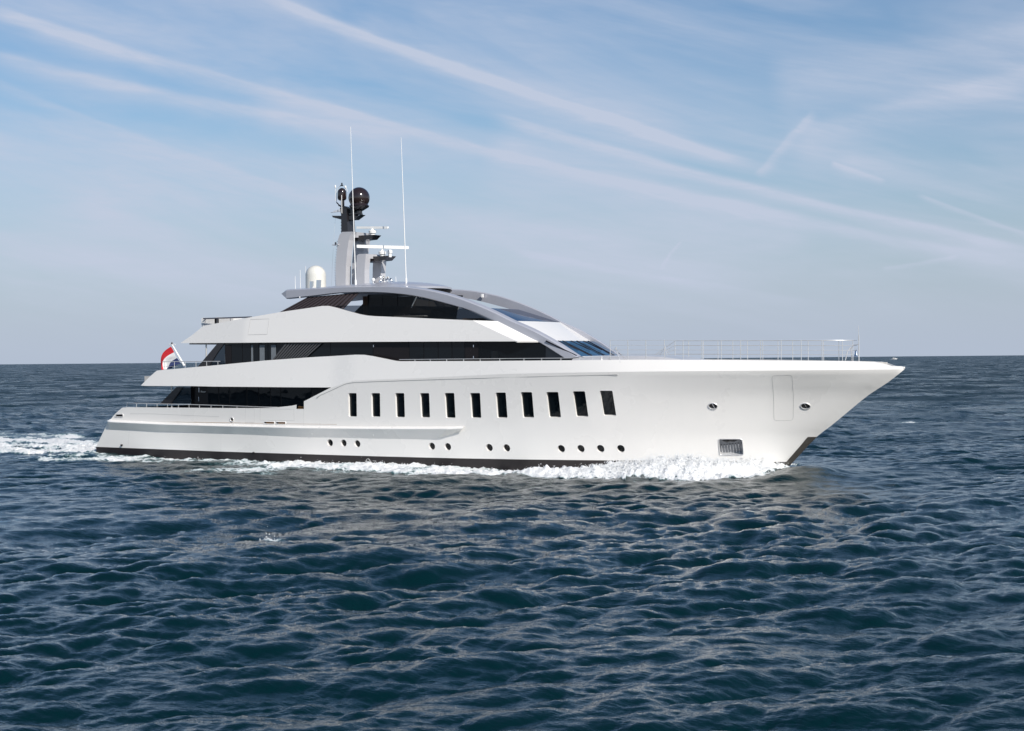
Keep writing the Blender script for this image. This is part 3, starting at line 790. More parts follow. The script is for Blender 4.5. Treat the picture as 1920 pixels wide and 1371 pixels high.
# roof between the arches
re_ = catmull([(15.688, 11.093), (16.981, 11.118), (18.724, 11.150), (20.148, 11.176), (22.207, 11.162), (23.625, 11.113), (24.625, 11.033), (25.575, 10.909)], 4)
crown = lambda x: float(np.interp(x, [15, 17.5, 20, 22.5, 25, 26.6], [.03, .10, .22, .32, .26, .02]))
m = MB(); rows = []; und = []
XE = re_[-1][0]
bow_ = lambda x, y: x-1.5*y*y*min(1.0, max(0.0, (x-21.5)/(XE-21.5)))
for x, z in re_:
    ys_ = np.linspace(-1, 1, 15)
    rows.append([(bow_(x, y), y*3.05, z+.03+crown(x)*(1-abs(y)**2.6)) for y in ys_]); und.append([(bow_(x, y), y*3.05, z-.10+crown(x)*(1-abs(y)**2.6)) for y in ys_])
for a, b in zip(rows[:-1], rows[1:]):
    for i in range(14): m.add([a[i], b[i], b[i+1], a[i+1]], [(0, 1, 2, 3)])
for a, b in zip(und[:-1], und[1:]):
    for i in range(14): m.add([a[i], a[i+1], b[i+1], b[i]], [(0, 1, 2, 3)])
for a, b in ((rows[0], und[0]), (und[-1], rows[-1])):
    for i in range(14): m.add([a[i], a[i+1], b[i+1], b[i]], [(0, 1, 2, 3)])
for k in range(len(rows)-1):
    m.add([rows[k][0], und[k][0], und[k+1][0], rows[k+1][0]], [(0, 1, 2, 3)]); m.add([rows[k][14], rows[k+1][14], und[k+1][14], und[k][14]], [(0, 1, 2, 3)])
m.build('roof', GREY, yacht, smooth=40)

# louvred screen under the aft end of the roof
D0, D1 = Vector((15.576, -4.050, 9.605)), Vector((20.475, -4.050, 9.753))
E0, E1 = Vector((17.325, -3.350, 10.562)), Vector((21.138, -3.350, 10.730))
m = MB(); o4 = Vector((0, .10, 0)); m.add([D0+o4, D1+o4, E1+o4, E0+o4], [(0, 1, 2, 3)]); lv = m.pair('louvre_screen', BLACK, yacht)
for i in range(13):
    t = i/12; a = D0.lerp(D1, t); b = E0.lerp(E1, t); w_ = Vector((.16, 0, 0))
    MB().plate([a, a+w_, b+w_, b], .07).pair('louvre', LOUV, lv)
# sun deck house with a forward raked screen
p0 = (21.580, -2.700, 10.366); p1 = (25.333, -2.700, 10.368); p2 = (24.930, -2.700, 9.814); pb = (24.565, -2.700, 9.289)
m = MB(); m.add([(p0[0], -2.7, 7.9), (pb[0], -2.7, 7.9), (p2[0], -2.7, p2[2]), (p1[0], -2.7, p1[2]+.25), (p0[0], -2.7, p1[2]+.25)], [(0, 1, 2, 3, 4)])
m.mirror(); m.add([(pb[0], -2.7, 7.9), (pb[0], 2.7, 7.9), (p2[0], 2.7, p2[2]), (p2[0], -2.7, p2[2])], [(0, 1, 2, 3)])
m.add([(p2[0], -2.7, p2[2]), (p2[0], 2.7, p2[2]), (p1[0], 2.7, p1[2]+.25), (p1[0], -2.7, p1[2]+.25)], [(0, 1, 2, 3)])
m.add([(p0[0], -2.7, 7.9), (p0[0], 2.7, 7.9), (p0[0], 2.7, p1[2]+.25), (p0[0], -2.7, p1[2]+.25)], [(3, 2, 1, 0)])
sh = m.build('sun_deck_house', glass('lounge_glass', (.28, .30, .33), .34), yacht)
for x in (p0[0], (p0[0]*2+p2[0])/3, (p0[0]+2*p2[0])/3):
    MB().box(x-.02, x+.02, -2.73, -2.68, 7.9, p1[2]+.2).pair('mullion', WALL, sh)
m = MB(); a = Vector((p1[0], -2.74, p1[2]+.1)); b = Vector((p2[0]-.05, -2.74, p2[2]-.1)); m.tube([a, b], .035, 6); m.pair('corner_post', CREAM, sh)
MB().box(p0[0]+.6, p0[0]+2.2, -1.2, 1.2, 7.92, 9.9).build('core_wall', mat('interior_taupe', (.16, .12, .09), .6), sh)
MB().box(p0[0]-1.6, p0[0]-.7, -1.0, 1.0, 7.92, 10.6).build('stair_trunk', mat('brown_panel', (.14, .085, .06), .4), yacht)
# side windbreak glass standing on the band
wb_b = [(19.990, 9.801), (20.977, 9.550), (21.793, 9.351), (22.341, 9.256), (22.926, 9.184), (25.236, 9.054), (27.572, 8.926), (29.855, 8.785), (31.274, 8.709)]
wb_t = [(19.991, 9.918), (20.981, 9.905), (21.799, 9.892), (22.348, 9.879), (22.934, 9.865), (25.244, 9.797), (27.581, 9.709), (29.184, 9.613), (31.274, 8.709)]
yw = [3.98, 3.98, 3.98, 3.98, 3.97, 3.9, 3.8, 3.65, 3.5]
m = MB()
for i in range(len(wb_b)-1):
    m.add([(wb_b[i][0], -yw[i], wb_b[i][1]-.1), (wb_b[i+1][0], -yw[i+1], wb_b[i+1][1]-.1), (wb_t[i+1][0], -yw[i+1], wb_t[i+1][1]), (wb_t[i][0], -yw[i], wb_t[i][1])], [(0, 1, 2, 3)])
m.pair('windbreak', glass('windbreak_glass', (.34, .37, .42), .62), yacht)
# on the sun deck behind the glass: bar console, wooden panel, low seats
c0 = (24.219, -2.900, 9.293)
m = MB(); m.box(c0[0]-.3, c0[0]+1.5, -3.1, -2.8, 8.0, 9.15); m.box(c0[0]-.35, c0[0]+1.9, -3.2, -2.75, 9.15, 9.2); m.box(c0[0]+.4, c0[0]+1.2, -3.115, -3.10, 8.75, 8.8, 1); m.box(c0[0]+.2, c0[0]+.35, -3.1, -2.95, 9.2, 9.32, 1); m.box(c0[0]+.5, c0[0]+.7, -3.1, -2.95, 9.2, 9.30, 1)
m.build('bar_console', [mat('console_cream', (.50, .46, .38), .5), RUBBER], yacht)
q0, q1, q2 = (28.758, -2.900, 9.197), (30.164, -2.900, 9.103), (31.024, -2.900, 8.730)
MB().prism([(q0[0]-.2, 8.0), (q2[0], 8.0), (q2[0], 8.55), (q1[0]+.1, 8.95), (q0[0]+.1, 8.95)], -3.1, -2.9).build('wooden_panel', WOOD, yacht)
MB().box(c0[0]+2.0, c0[0]+4.3, -3.0, -1.6, 7.95, 8.75).build('low_sofa', mat('dark_cushion', (.05, .045, .05), .8), yacht)
m = MB(); t0 = (23.091, -2.600, 9.322); m.box(t0[0]-.35, t0[0]+.35, -3.0, -2.4, 9.0, 9.04); m.tube([(t0[0], -2.7, 7.9), (t0[0], -2.7, 9.0)], .03); m.build('deck_table', STEEL, yacht)

# ------------------------------------------------------------ mast: two portals, black upper mast, radars, domes
mast = MB()
def leg(poly, y0, y1): mast.prism(poly, y0, y1); mast.prism(poly, -y0, -y1)
leg([(17.961, 11.336), (17.982, 12.414), (18.023, 13.073), (18.187, 14.318), (18.332, 14.659), (18.534, 14.823), (19.319, 14.804), (19.190, 14.585), (19.059, 14.280), (18.924, 13.593), (18.806, 12.558), (18.771, 11.312)], -1.2, -.62)
leg([(19.597, 11.356), (19.631, 12.529), (19.682, 13.252), (19.851, 13.338), (20.396, 13.327), (20.350, 12.916), (20.281, 12.334), (20.269, 11.336)], -1.2, -.66)
a, b = (18.470, -1.200, 14.791), (19.319, -1.200, 14.811)
mast.prism([(a[0], a[2]-.05), (b[0], b[2]), (b[0]-.05, b[2]-.35), (a[0]-.1, a[2]-.35)], -.62, .62)
a, b = (19.767, -1.200, 13.318), (20.438, -1.200, 13.325)
mast.prism([(a[0], a[2]-.02), (b[0], b[2]), (b[0], b[2]-.28), (a[0], a[2]-.28)], -.66, .66)
mo = mast.build('mast', LGREY, yacht)
m = MB(); u0 = (17.899, -0.350, 14.870); u1 = (17.914, -0.350, 16.200); u2 = (18.349, -0.350, 14.849)
m.prism([(u0[0], u0[2]-.3), (u2[0]+.1, u2[2]-.3), (u2[0]-.02, u1[2]+.2), (u0[0], u1[2]+.2)], -.42, .42)
for k in range(7): m.box(u0[0]-.04, u0[0]+.02, -.42, -.32, u0[2]+.05+k*.2, u0[2]+.09+k*.2)
m.build('mast_top', BLACK, mo)
# platform under the domes
pz_ = (18.261, 0.000, 15.997)[2]; pa = (17.054, 0.000, 16.165); pc = (19.413, 0.000, 15.869)
m = MB(); m.prism([(pa[0], pz_+.02), (pc[0]-.25, pz_-.10), (pc[0]-.05, pz_-.02), (pc[0]-.6, pz_-.32), (u0[0]+.1, pz_-.32), (pa[0]+.1, pz_-.1)], -.3, .3)
m.prism([(u0[0]-.15, pz_), (u2[0]+.55, pz_-.1), (u2[0]+.3, pz_+.42), (u0[0]+.1, pz_+.62), (u0[0]-.25, pz_+.5)], -.2, .2)
m.box(pc[0]-.95, pc[0]+.02, -.33, -.27, pz_+.02, pz_+.10); m.box(pc[0]-.95, pc[0]-.3, .27, .33, pz_+.02, pz_+.10)
m.build('dome_platform', BLACK, mo)
bc = (19.061, 0.000, 17.102); R = .70
m = MB(); m.lathe([(R*.78, -R*.82), (R*.93, -R*.80)]+[(R*math.cos(t), R*math.sin(t)) for t in np.linspace(-.62, math.pi/2, 20)], bc, 40)
m.build('satellite_dome', BROWN, mo, smooth=40)
m = MB(); m.lathe([(.20, -1.10), (.20, -.86), (.26, -.84), (.62, -.62), (.66, -.52), (.62, -.50), (.10, -.50)], bc, 32); m.build('dome_pedestal', BLACK, mo, smooth=40)
sc = (17.683, 0.000, 17.433)
m = MB(); m.lathe([(.18, -.42), (.27, -.36), (.30, -.28)]+[(.30*math.cos(t), .08+.32*math.sin(t)) for t in np.linspace(0, math.pi/2, 12)], sc, 30); m.build('satellite_dome', BROWN, mo, smooth=45)
m = MB(); m.tube([(sc[0]+.05, 0, sc[2]-.9), (sc[0]+.05, 0, sc[2]-.4)], .12, 10)
m.tube([(sc[0]-.2, -.1, sc[2]-.75), (sc[0]+.6, -.1, sc[2]-.95)], .05); m.tube([(sc[0]-.35, -.12, sc[2]-.55), (sc[0]+.1, -.1, sc[2]-.95)], .04); m.build('dome_bracket', BLACK, mo)
# arc over the small dome with its instruments
m = MB(); m.tube([(sc[0]-.45, 0, sc[2]-.55)]+[(sc[0]+.43*math.cos(t), 0, sc[2]+.13+.42*math.sin(t)) for t in np.linspace(math.pi, 0, 12)], .018, 6)
m.build('antenna_hoop', WHITE2, mo)
m = MB(); m.tube([(sc[0], 0, sc[2]+.53), (sc[0], 0, sc[2]+.72)], .05); m.lathe([(.13, 0), (.10, .03), (.04, .06), (.05, .14), (.02, .2)], (sc[0], 0, sc[2]+.55), 12); m.build('navigation_light', BLACK, mo)
for q in ((17.221, -0.100, 17.944), (17.910, 0.100, 17.885)):
    m = MB(); m.lathe([(.03, -.10), (.055, -.07), (.06, .05), (.035, .10)], q, 10); m.tube([(q[0], q[1], q[2]-(.95 if q[0] < sc[0] else .3)), (q[0], q[1], q[2]-.08)], .016, 6); m.build('gps_antenna', WHITE2, mo)
a = (18.013, -0.500, 17.303); b = (18.021, -0.500, 16.114); MB().tube([b, a], .022, 6).build('rod_antenna', WHITE2, mo)
# louvred horn on the aft arm
m = MB(); q = (17.461, -0.200, 16.270)
for k in range(6): m.tube([(q[0]-.3+k*.1, -.2, q[2]-.03), (q[0]-.3+k*.1, -.2, q[2]+.06+.02*k)], .03, 6)
m.tube([(q[0]-.55, -.2, q[2]-.03), (q[0]+.35, -.2, q[2]+.0)], .02, 6); m.build('wind_sensor', STEEL, mo)
# small lamp on the aft leg
q = (18.120, -1.200, 14.008); m = MB(); m.box(q[0]-.35, q[0]+.15, -1.3, -1.0, q[2]-.03, q[2]+.02); m.lathe([(.06, 0), (.06, .12), (.03, .16)], (q[0]-.15, -1.15, q[2]+.02), 10, mi=1); m.build('lamp_bracket', [LGREY, RUBBER], mo)
# fine rungs up the back of the mast and legs
for k in range(16):
    z_ = (17.816, -1.000, 11.417)[2]+.25+k*.17; x_ = (17.816, -1.000, 11.417)[0]+max(0, (k-6))*.022
    MB().box(x_-.07, x_+.02, -1.0, -.8, z_, z_+.03).build('rung', LGREY, mo)
# radar platforms and scanners
def radar(ptip, pback, zc_, half, bar0, bar1, ped, rw, name, cc):
    m = MB(); m.prism([(pback[0], zc_), (ptip[0], zc_), (ptip[0]-.32, zc_-.27), (pback[0]+.05, zc_-.36)], -half, half); m.build('radar_platform', BLACK, mo)
    r_ = MB(); r_.lathe([(.16, 0), (.16, .12), (.24, .14), (.25, .30), (.20, .34), (.12, .36), (.10, .46)], (ped[0], 0, zc_), 20)
    ro = r_.build('radar_scanner', RADAR, mo, smooth=40)
    A = Vector(bar0); B = Vector(bar1); d = (B-A).normalized(); n_ = Vector((-d.y, d.x, 0)); bw, bh = .07, rw
    vs = []
    for P in (A, A+d*.03, B-d*.03, B):
        k = .6 if P in (A, B) else 1
        vs += [P-n_*bw*k-up0*bh*k, P+n_*bw*k-up0*bh*k, P+n_*bw*k+up0*bh*k, P-n_*bw*k+up0*bh*k]
    fs = [(0, 3, 2, 1), (12, 13, 14, 15)]
    for i in range(3):
        for j in range(4): j2 = (j+1) % 4; fs.append((i*4+j, i*4+j2, i*4+4+j2, i*4+4+j))
    MB().add(vs, fs).build('antenna_bar', RADAR, ro)
z1 = (19.738, 0.000, 14.598)[2]
radar((20.498, 0.000, 14.564), (18.461, 0.000, 14.656), z1, .42, (18.843, 0.000, 15.163), (21.354, 0.000, 15.044), (20.098, 0.000, 14.582), .075, 'r', 0)
z2 = (20.986, 0.000, 13.192)[2]
c2 = Vector((20.888, 0.000, 13.809)); rr_ = right0*1.70
radar((21.633, 0.000, 13.167), (19.723, 0.000, 13.240), z2, .45, c2-rr_+Vector((0, 0, .06)), c2+rr_-Vector((0, 0, .06)), (20.861, 0.000, 13.196), .10, 'r', 1)
q = (21.583, -0.200, 13.331); m = MB(); m.lathe([(.12, -.22), (.12, .0), (.17, .04), (.17, .2), (.1, .26)], q, 16); m.build('camera_head', RADAR, mo, smooth=40)
# curved cap of the lower portal
m = MB(); a, b = (19.919, -0.400, 13.283), (19.800, 0.500, 13.367)
m.lathe([(.45, -.30), (.62, -.2), (.62, -.08), (.5, .05), (.2, .1)], ((20.145, 0.000, 13.120)[0]-.15, .2, z2+.08), 24); m.build('mast_fairing', LGREY, mo, smooth=40)

# whip aerials
def whip(p0, p1, r0=.045, r1=.014, name='whip_aerial'):
    a, b = Vector(p0), Vector(p1); m = MB()
    m.tube([a, a.lerp(b, .04)], r0*1.5, 10); m.tube([a.lerp(b, .04), a.lerp(b, .5), b], [r0*.8, r0*.62, r1], 8); return m.build(name, WHITE2, yacht, smooth=60)
whip((20.569, -2.600, 11.177), (20.280, -2.600, 21.355)); whip((23.633, -1.400, 11.261), (23.337, -1.400, 20.581))
for a, b in (((15.757, -2.600, 11.007), (15.751, -2.600, 11.980)), ((15.412, -1.600, 11.083), (15.406, -1.600, 12.451)), ((13.742, 1.200, 11.291), (13.738, 1.200, 12.881)), ((22.243, -0.500, 11.472), (22.226, -0.500, 11.816))):
    whip(a, b, .028, .014, 'rod_aerial')
MB().tube([(17.139, 0.000, 16.019), (17.210, -0.400, 13.704), (17.346, -0.800, 11.368)], .005, 4).build('stay_wire', SEAM, yacht)
# white dome on the roof
dc = (16.301, -1.100, 11.126)
m = MB(); r_ = .675; h_ = (16.319, -1.100, 12.736)[2]-dc[2]
m.lathe([(r_*.98, -.25), (r_, .0), (r_*1.0, h_-r_*.98)]+[(r_*math.cos(t), h_-r_*.95+r_*.95*math.sin(t)) for t in np.linspace(.08, math.pi/2, 14)], dc, 40)
m.build('satellite_dome', CREAM, yacht, smooth=45)
# polished exhaust shields beside it
for q, hw, hh in (((16.961, -2.400, 11.342), .17, .27), ((17.531, -2.400, 11.360), .22, .32)):
    m = MB(); vs = []
    for k in range(9):
        an_ = math.radians(200+k*17); vs += [(q[0]+hw*math.cos(an_), q[1]+.16*math.sin(an_), q[2]-hh), (q[0]+hw*math.cos(an_)+.03, q[1]+.16*math.sin(an_), q[2]+hh)]
    m.add(vs, [(2*k, 2*k+2, 2*k+3, 2*k+1) for k in range(8)]); m.build('exhaust_shield', CHROME, yacht, smooth=60)
# cluster of chrome searchlights
hc = (21.670, -0.900, 11.715)
clu = MB().tube([(hc[0]-.1, -.9, hc[2]-.45), (hc[0], -.9, hc[2]+.1)], .03, 6).build('searchlight_cluster', STEEL, yacht)
for k in range(17):
    px_, pz2 = random.uniform(-.42, .48), random.uniform(-.26, .28)
    if pz2 > .1-.3*px_: pz2 -= .25
    q = (hc[0]+px_, -.9+random.uniform(-.2, .2), hc[2]+pz2); ax_ = Vector((random.uniform(-1, 1), -1, random.uniform(-.3, .5)))
    MB().lathe([(.02, -.11), (.05, -.07), (.10, 0), (.08, .012), (.03, -.03)], q, 10, axis=ax_).build('reflector', WHITE2 if k % 2 else CHROME, clu, smooth=40)
    if k % 3 == 0: MB().lathe([(.02, 0), (.035, .01), (.035, .03)], (q[0]+.05, q[1]-.05, q[2]+.05), 8, axis=(0, -1, 0)).build('lens', RUBBER, clu)
q = (21.240, -1.600, 11.600); m = MB(); m.lathe([(.03, -.35), (.03, -.1), (.09, -.07), (.12, .02), (.08, .10), (.02, .13)], q, 14); m.build('mushroom_aerial', WHITE2, yacht, smooth=40)
m = MB(); m.lathe([(.05, 0), (.07, .04), (.03, .09)], (24.935, -3.300, 10.957), 10); m.build('deck_light', WHITE2, yacht)
for q in ((25.884, -3.300, 10.353), (26.040, -3.300, 10.316), (16.797, -3.500, 10.554)):
    MB().lathe([(.03, -.05), (.04, 0), (.02, .04)], q, 8).build('deck_light', WHITE2, yacht)
# small camera on the port arch
q = (26.712, 2.900, 10.558); MB().box(q[0]-.06, q[0]+.06, 2.75, 2.9, q[2]-.1, q[2]+.12).build('arch_lamp', WHITE2, yacht)


# ------------------------------------------------------------ railings
def railing(top_pts, posts, zbase, name='railing', r=.024, extra=(), pr=.020, mt=STEEL):
    m = MB(); m.tube(top_pts, r, 6)
    for e_ in extra: m.tube(e_, .012, 5)
    ro = m.build(name, mt, yacht, smooth=60)
    for p, q in posts: MB().tube([p, q], pr, 6).build('post', mt, ro)
    return ro


# aft main deck
tops = [(2.612, -4.300, 3.697), (3.326, -4.650, 3.692), (3.928, -4.780, 3.678), (5.564, -4.800, 3.666), (8.379, -4.820, 3.637), (11.571, -4.840, 3.587), (14.497, -4.860, 3.521), (15.981, -4.880, 3.511)]
pp = [((2.612, -4.300, 3.697), (2.608, -4.300, 3.351)), ((3.928, -4.780, 3.678), (3.924, -4.780, 3.357)), ((4.853, -4.800, 3.669), (4.849, -4.800, 3.364)), ((5.781, -4.800, 3.664), (5.777, -4.800, 3.370)), ((6.691, -4.800, 3.655), (6.688, -4.800, 3.377)),
      ((7.645, -4.800, 3.646), (7.642, -4.800, 3.366)), ((8.586, -4.820, 3.635), (8.583, -4.820, 3.374)), ((9.478, -4.820, 3.619), (9.475, -4.820, 3.380)), ((10.462, -4.820, 3.604), (10.460, -4.820, 3.387)), ((11.473, -4.840, 3.590), (11.470, -4.840, 3.395)), ((12.656, -4.840, 3.563), (12.654, -4.840, 3.404))]
railing(tops, pp, 0)
mi_ = lambda P: [(x, -y, z) for x, y, z in P]
railing([(tops[0][0]-.1, -3.5, tops[0][2])]+[(tops[0][0]-.1, 3.5, tops[0][2])]+mi_(tops)[0:6], [(mi_([a])[0], mi_([b])[0]) for a, b in pp[:8]], 0)
# aft upper deck
tops = [(5.968, -4.450, 6.479), (7.251, -4.550, 6.488), (9.142, -4.600, 6.486), (11.115, -4.650, 6.473)]
pp = [((6.142, -4.460, 6.481), (6.134, -4.460, 5.923)), ((7.112, -4.550, 6.489), (7.105, -4.550, 5.973)), ((8.090, -4.580, 6.486), (8.084, -4.580, 6.022)), ((9.027, -4.600, 6.487), (9.022, -4.600, 6.088)), ((9.956, -4.620, 6.481), (9.952, -4.620, 6.136)), ((10.927, -4.640, 6.474), (10.924, -4.640, 6.201))]
railing(tops, pp, 0, extra=[[(5.940, -4.450, 6.139), (7.396, -4.560, 6.160)]])
railing([(tops[0][0]-.3, -3.6, tops[0][2]), (tops[0][0]-.3, 3.6, tops[0][2])]+mi_(tops), [(mi_([a])[0], mi_([b])[0]) for a, b in pp], 0)
# top aft rail
a, b = (8.674, -3.400, 9.341), (13.019, -3.700, 9.354)
DRAIL = mat('grey_rail', (.22, .22, .25), .3, metal=.7)
railing([a, b], [((8.813, -3.400, 9.342), (8.808, -3.400, 8.914)), ((9.930, -3.500, 9.342), (9.925, -3.500, 8.946)), ((11.148, -3.600, 9.345), (11.145, -3.600, 9.116))], 0, r=.05, extra=[[(8.647, -3.400, 8.952), (9.379, -3.450, 8.928)]], mt=DRAIL)
railing([(a[0], -3.3, a[2]), (a[0], 3.3, a[2]), (b[0], 3.7, b[2])], [((a[0], 0, a[2]), (a[0], 0, a[2]-.4)), ((a[0], 3.3, a[2]), (a[0], 3.3, a[2]-.4))], 0, r=.04, mt=DRAIL)
# side walk hand rail
zr = (31.245, -5.050, 6.483)[2]
xr0, xr1 = (25.434, -5.050, 6.463)[0], (40.096, -4.600, 6.442)[0]
yrail = lambda x: -(float(bu(x, 6.35))-.1)
tops = [(x, yrail(x), zr-.0) for x in np.linspace(xr0, xr1, 20)]
pxs = [(26.579, -5.000, 6.454)[0], (27.683, -5.000, 6.446)[0], (28.861, -5.000, 6.437)[0], (30.063, -5.000, 6.428)[0], (31.214, -5.000, 6.419)[0], (32.570, -5.000, 6.409)[0], (34.194, -5.000, 6.397)[0], (35.350, -5.000, 6.389)[0], (36.587, -5.000, 6.379)[0], (37.724, -4.900, 6.371)[0], (38.531, -4.800, 6.364)[0]]
railing(tops, [((x, yrail(x), zr), (x, yrail(x), 6.2)) for x in pxs], 0, r=.02)
railing(mi_(tops), [((x, -yrail(x), zr), (x, -yrail(x), 6.2)) for x in pxs], 0, r=.02)
# foredeck rail, both sides, closed round the jackstaff
RX = [39.56, 40.57, 41.62, 42.67, 43.72, 44.76, 45.82, 46.87, 47.91, 48.98, 50.02, 51.07, 52.06]
RB = [4.46, 4.24, 4.07, 3.85, 3.64, 3.39, 3.15, 2.88, 2.52, 2.17, 1.84, 1.41, .9]
RT = [7.48-.0125*(x-39.56) for x in RX]
for sg in (-1, 1):
    H_ = [1.0, .72, .46, .22]
    lines = [[(x, sg*b, t-(1-h)*1.02) for x, b, t in zip(RX, RB, RT)] for h in H_]
    if sg > 0: lines = [[(xx[0][0]-1.6, sg*4.3, 6.45)]+xx if i < 3 else xx for i, xx in enumerate(lines)]
    else: lines[0] = lines[0]
    ends = [(52.5, sg*.35)]
    lines = [l+[(52.5, sg*.35, l[-1][2])] for l in lines]
    ro = railing(lines[0], [((x, sg*b, t), (x, sg*b, 6.15)) for x, b, t in zip(RX, RB, RT)], 0, r=.014, extra=lines[1:], pr=.021)
for x, y in ((52.35, -.62), (52.5, .35), (52.3, .0)):
    pass
js = (52.699, 0.000, 6.117)
m = MB(); m.tube([(js[0], 0, 6.1), (js[0], 0, 7.6)], .032, 8); m.tube([(js[0], 0, 7.6), (js[0]-.02, 0, (52.700, 0.000, 8.126)[2])], .014, 6); m.tube([(js[0]-.02, 0, 7.1), (js[0]-.3, 0, 7.05), (js[0]-.42, 0, 6.9)], .02, 6)
jso = m.build('jackstaff', STEEL, yacht, smooth=60)
bq = (52.543, 0.000, 6.473)
m = MB(); m.lathe([(.16, 0), (.13, .04), (.09, .14), (.075, .26), (.05, .32), (.02, .34)], (bq[0], 0, bq[2]-.05), 20); m.tube([(bq[0], 0, bq[2]+.25), (bq[0], 0, bq[2]+.38)], .02, 6); m.build('ship_bell', CHROME, yacht, smooth=40)
m = MB(); m.tube([(js[0]-.75, -.2, 6.1), (js[0]-.6, -.1, 6.75), (js[0]-.45, 0, 6.95)], .03, 6); m.tube([(js[0]-.45, .15, 6.1), (js[0]-.45, 0, 6.95)], .03, 6); m.build('bell_frame', STEEL, yacht)
# boarding gate braces on the foredeck
for q in ((39.818, -4.300, 7.021), (40.675, 0.500, 7.050)):
    zt3 = q[2]; m = MB()
    m.tube([(q[0], q[1], zt3), (q[0]+.45, q[1]-.3, 6.2)], .03 if q[1] < -1 else .02, 6); m.tube([(q[0], q[1], zt3), (q[0]-.75, q[1]+.5, 6.3)], .014, 5); m.tube([(q[0], q[1], zt3), (q[0]+.1, q[1]+1.2, 6.3)], .014, 5)
    m.lathe([(.03, -.04), (.04, 0), (.03, .04)], (q[0]+.05, q[1], zt3+.02), 8); m.build('gate_brace', STEEL, yacht)
# bollards on the bow and gilded chock at the side gate
for q in ((39.079, -4.600, 6.420),):
    m = MB(); m.lathe([(.05, -.2), (.05, .05), (.08, .08), (.03, .12)], q, 12); m.build('bollard', WHITE2, yacht, smooth=40)
q = (17.815, 3.478); m = MB(); m.box(q[0]-.2, q[0]+.2, -float(hb(*q))+.02, -float(hb(*q))+.2, q[1]-.1, q[1]-.02); m.tube([(q[0]-.25, -4.75, q[1]+.05), (q[0]+.25, -4.75, q[1]+.05)], .05, 8); m.build('mooring_chock', BRONZE, yacht)
# ensign staff
s0, s1 = Vector((3.982, 0.000, 6.186)), Vector((2.875, 0.000, 7.695))
m = MB(); m.tube([s0-(s1-s0)*.25, s0, s1], [.10, .085, .05], 12); m.tube([s1-Vector((.28, 0, 0)), s1+Vector((.30, 0, 0))], .035, 8); m.build('ensign_staff', WHITE2, yacht, smooth=50)
MB().lathe([(.05, 0), (.07, .05), (.05, .12), (.01, .15)], s1+Vector((0, 0, .02)), 10).build('staff_light', BLACK, yacht)

# =================================================================== things carried aboard
# the ensign: limp cloth, three stripes
RED = mat('flag_red', (.62, .02, .03), .8, var=.08, vscale=6); FWHITE = mat('flag_white', (.78, .78, .78), .8, var=.03); BLUE = mat('flag_blue', (.03, .045, .14), .8, var=.1)
h0, h1 = Vector((2.819, -0.050, 7.545)), Vector((3.662, -0.050, 6.338))
e0, e1 = Vector((2.063, -0.250, 5.898)), Vector((2.819, -0.100, 6.006))
m = MB(); NS, NTt = 24, 26; vs = []
for j in range(NTt+1):
    t = j/NTt
    for i in range(NS+1):
        s = i/NS
        a = h0.lerp(h1, s); b = e0.lerp(e1, s)
        bend = Vector((-.55*(1-s)-.12, 0, .25*(1-s)))*math.sin(math.pi*t)*.75
        p = a.lerp(b, t)+bend
        p += Vector((0.03*math.sin(9*s+3*t), .13*math.sin(11*s+2.2*t)*t+.04*math.sin(23*s+5*t)*t, 0))
        vs.append(p)
fs = []
for j in range(NTt):
    for i in range(NS):
        a = j*(NS+1)+i; fs.append((a, a+1, a+NS+2, a+NS+1))
m.add(vs, fs); m.mi = [0 if (k % NS) < NS/3 else (1 if (k % NS) < 2*NS/3 else 2) for k in range(len(fs))]
fo = m.build('flag', [RED, FWHITE, BLUE], None, smooth=80)
lab(fo, 'limp red, white and blue ensign hanging from the white staff at the stern'); fo['category'] = 'flag'
# covered loungers on the top aft deck
for k, (q, L_) in enumerate((((9.031, -2.600, 9.154), .75), ((10.225, -2.600, 9.166), .8))):
    t = thing('sun_lounger', ('white covered sunbed at the aft end of the top deck beside the grey rail', 'white covered sunbed further forward on the top aft deck, half hidden by the bulwark')[k], 'sunbed', (q[0], -2.6, 7.9), 'covered sunbeds on the top aft deck')
    m = MB(); zt = q[2]-7.9+.26
    m.prism([(-L_, zt-.60), (-L_, zt-.05), (-L_+.12, zt), (L_*.4, zt-.02), (L_, zt-.12), (L_, zt-.60)], -.55, .55)
    m.build('cushion', CUSH, t)
    m = MB(); m.box(-L_+.05, L_-.05, -.45, .45, zt-.68, zt-.60); m.box(-L_+.1, -L_+.2, -.4, .4, 0, zt-.68); m.box(L_-.2, L_-.1, -.4, .4, 0, zt-.68); m.build('frame', STEEL, t)

# =================================================================== distant motor boat on the horizon
az_ = (0.2273, 0.0010)[0]
bd = (fwd0*math.cos(az_)+right0*math.sin(az_))*3000.0; BP = Vector((CAM.x+bd.x, CAM.y+bd.y, 0))
boat = thing('motor_boat', 'tiny white motor boat far off on the horizon to the right of the bow', 'boat', BP)
m = MB(); secs = []
for x, b, z0_, z1_ in ((-4.5, 1.5, -.3, 1.3), (-1, 1.7, -.4, 1.3), (2.5, 1.3, -.3, 1.5), (4.2, .6, 0, 1.75), (5.2, .04, .8, 1.9)):
    secs.append([(x, -b, z1_), (x, -b*.8, z0_), (x, b*.8, z0_), (x, b, z1_)])
for a, b in zip(secs[:-1], secs[1:]):
    for i in range(4): j = (i+1) % 4; m.add([a[i], b[i], b[j], a[j]], [(3, 2, 1, 0)])
m.add(secs[0], [(0, 1, 2, 3)]); m.build('hull', WHITE2, boat)
MB().prism([(-2.6, 1.3), (2.4, 1.35), (1.2, 2.9), (-2.2, 3.1)], -1.1, 1.1).build('cabin', WHITE2, boat)
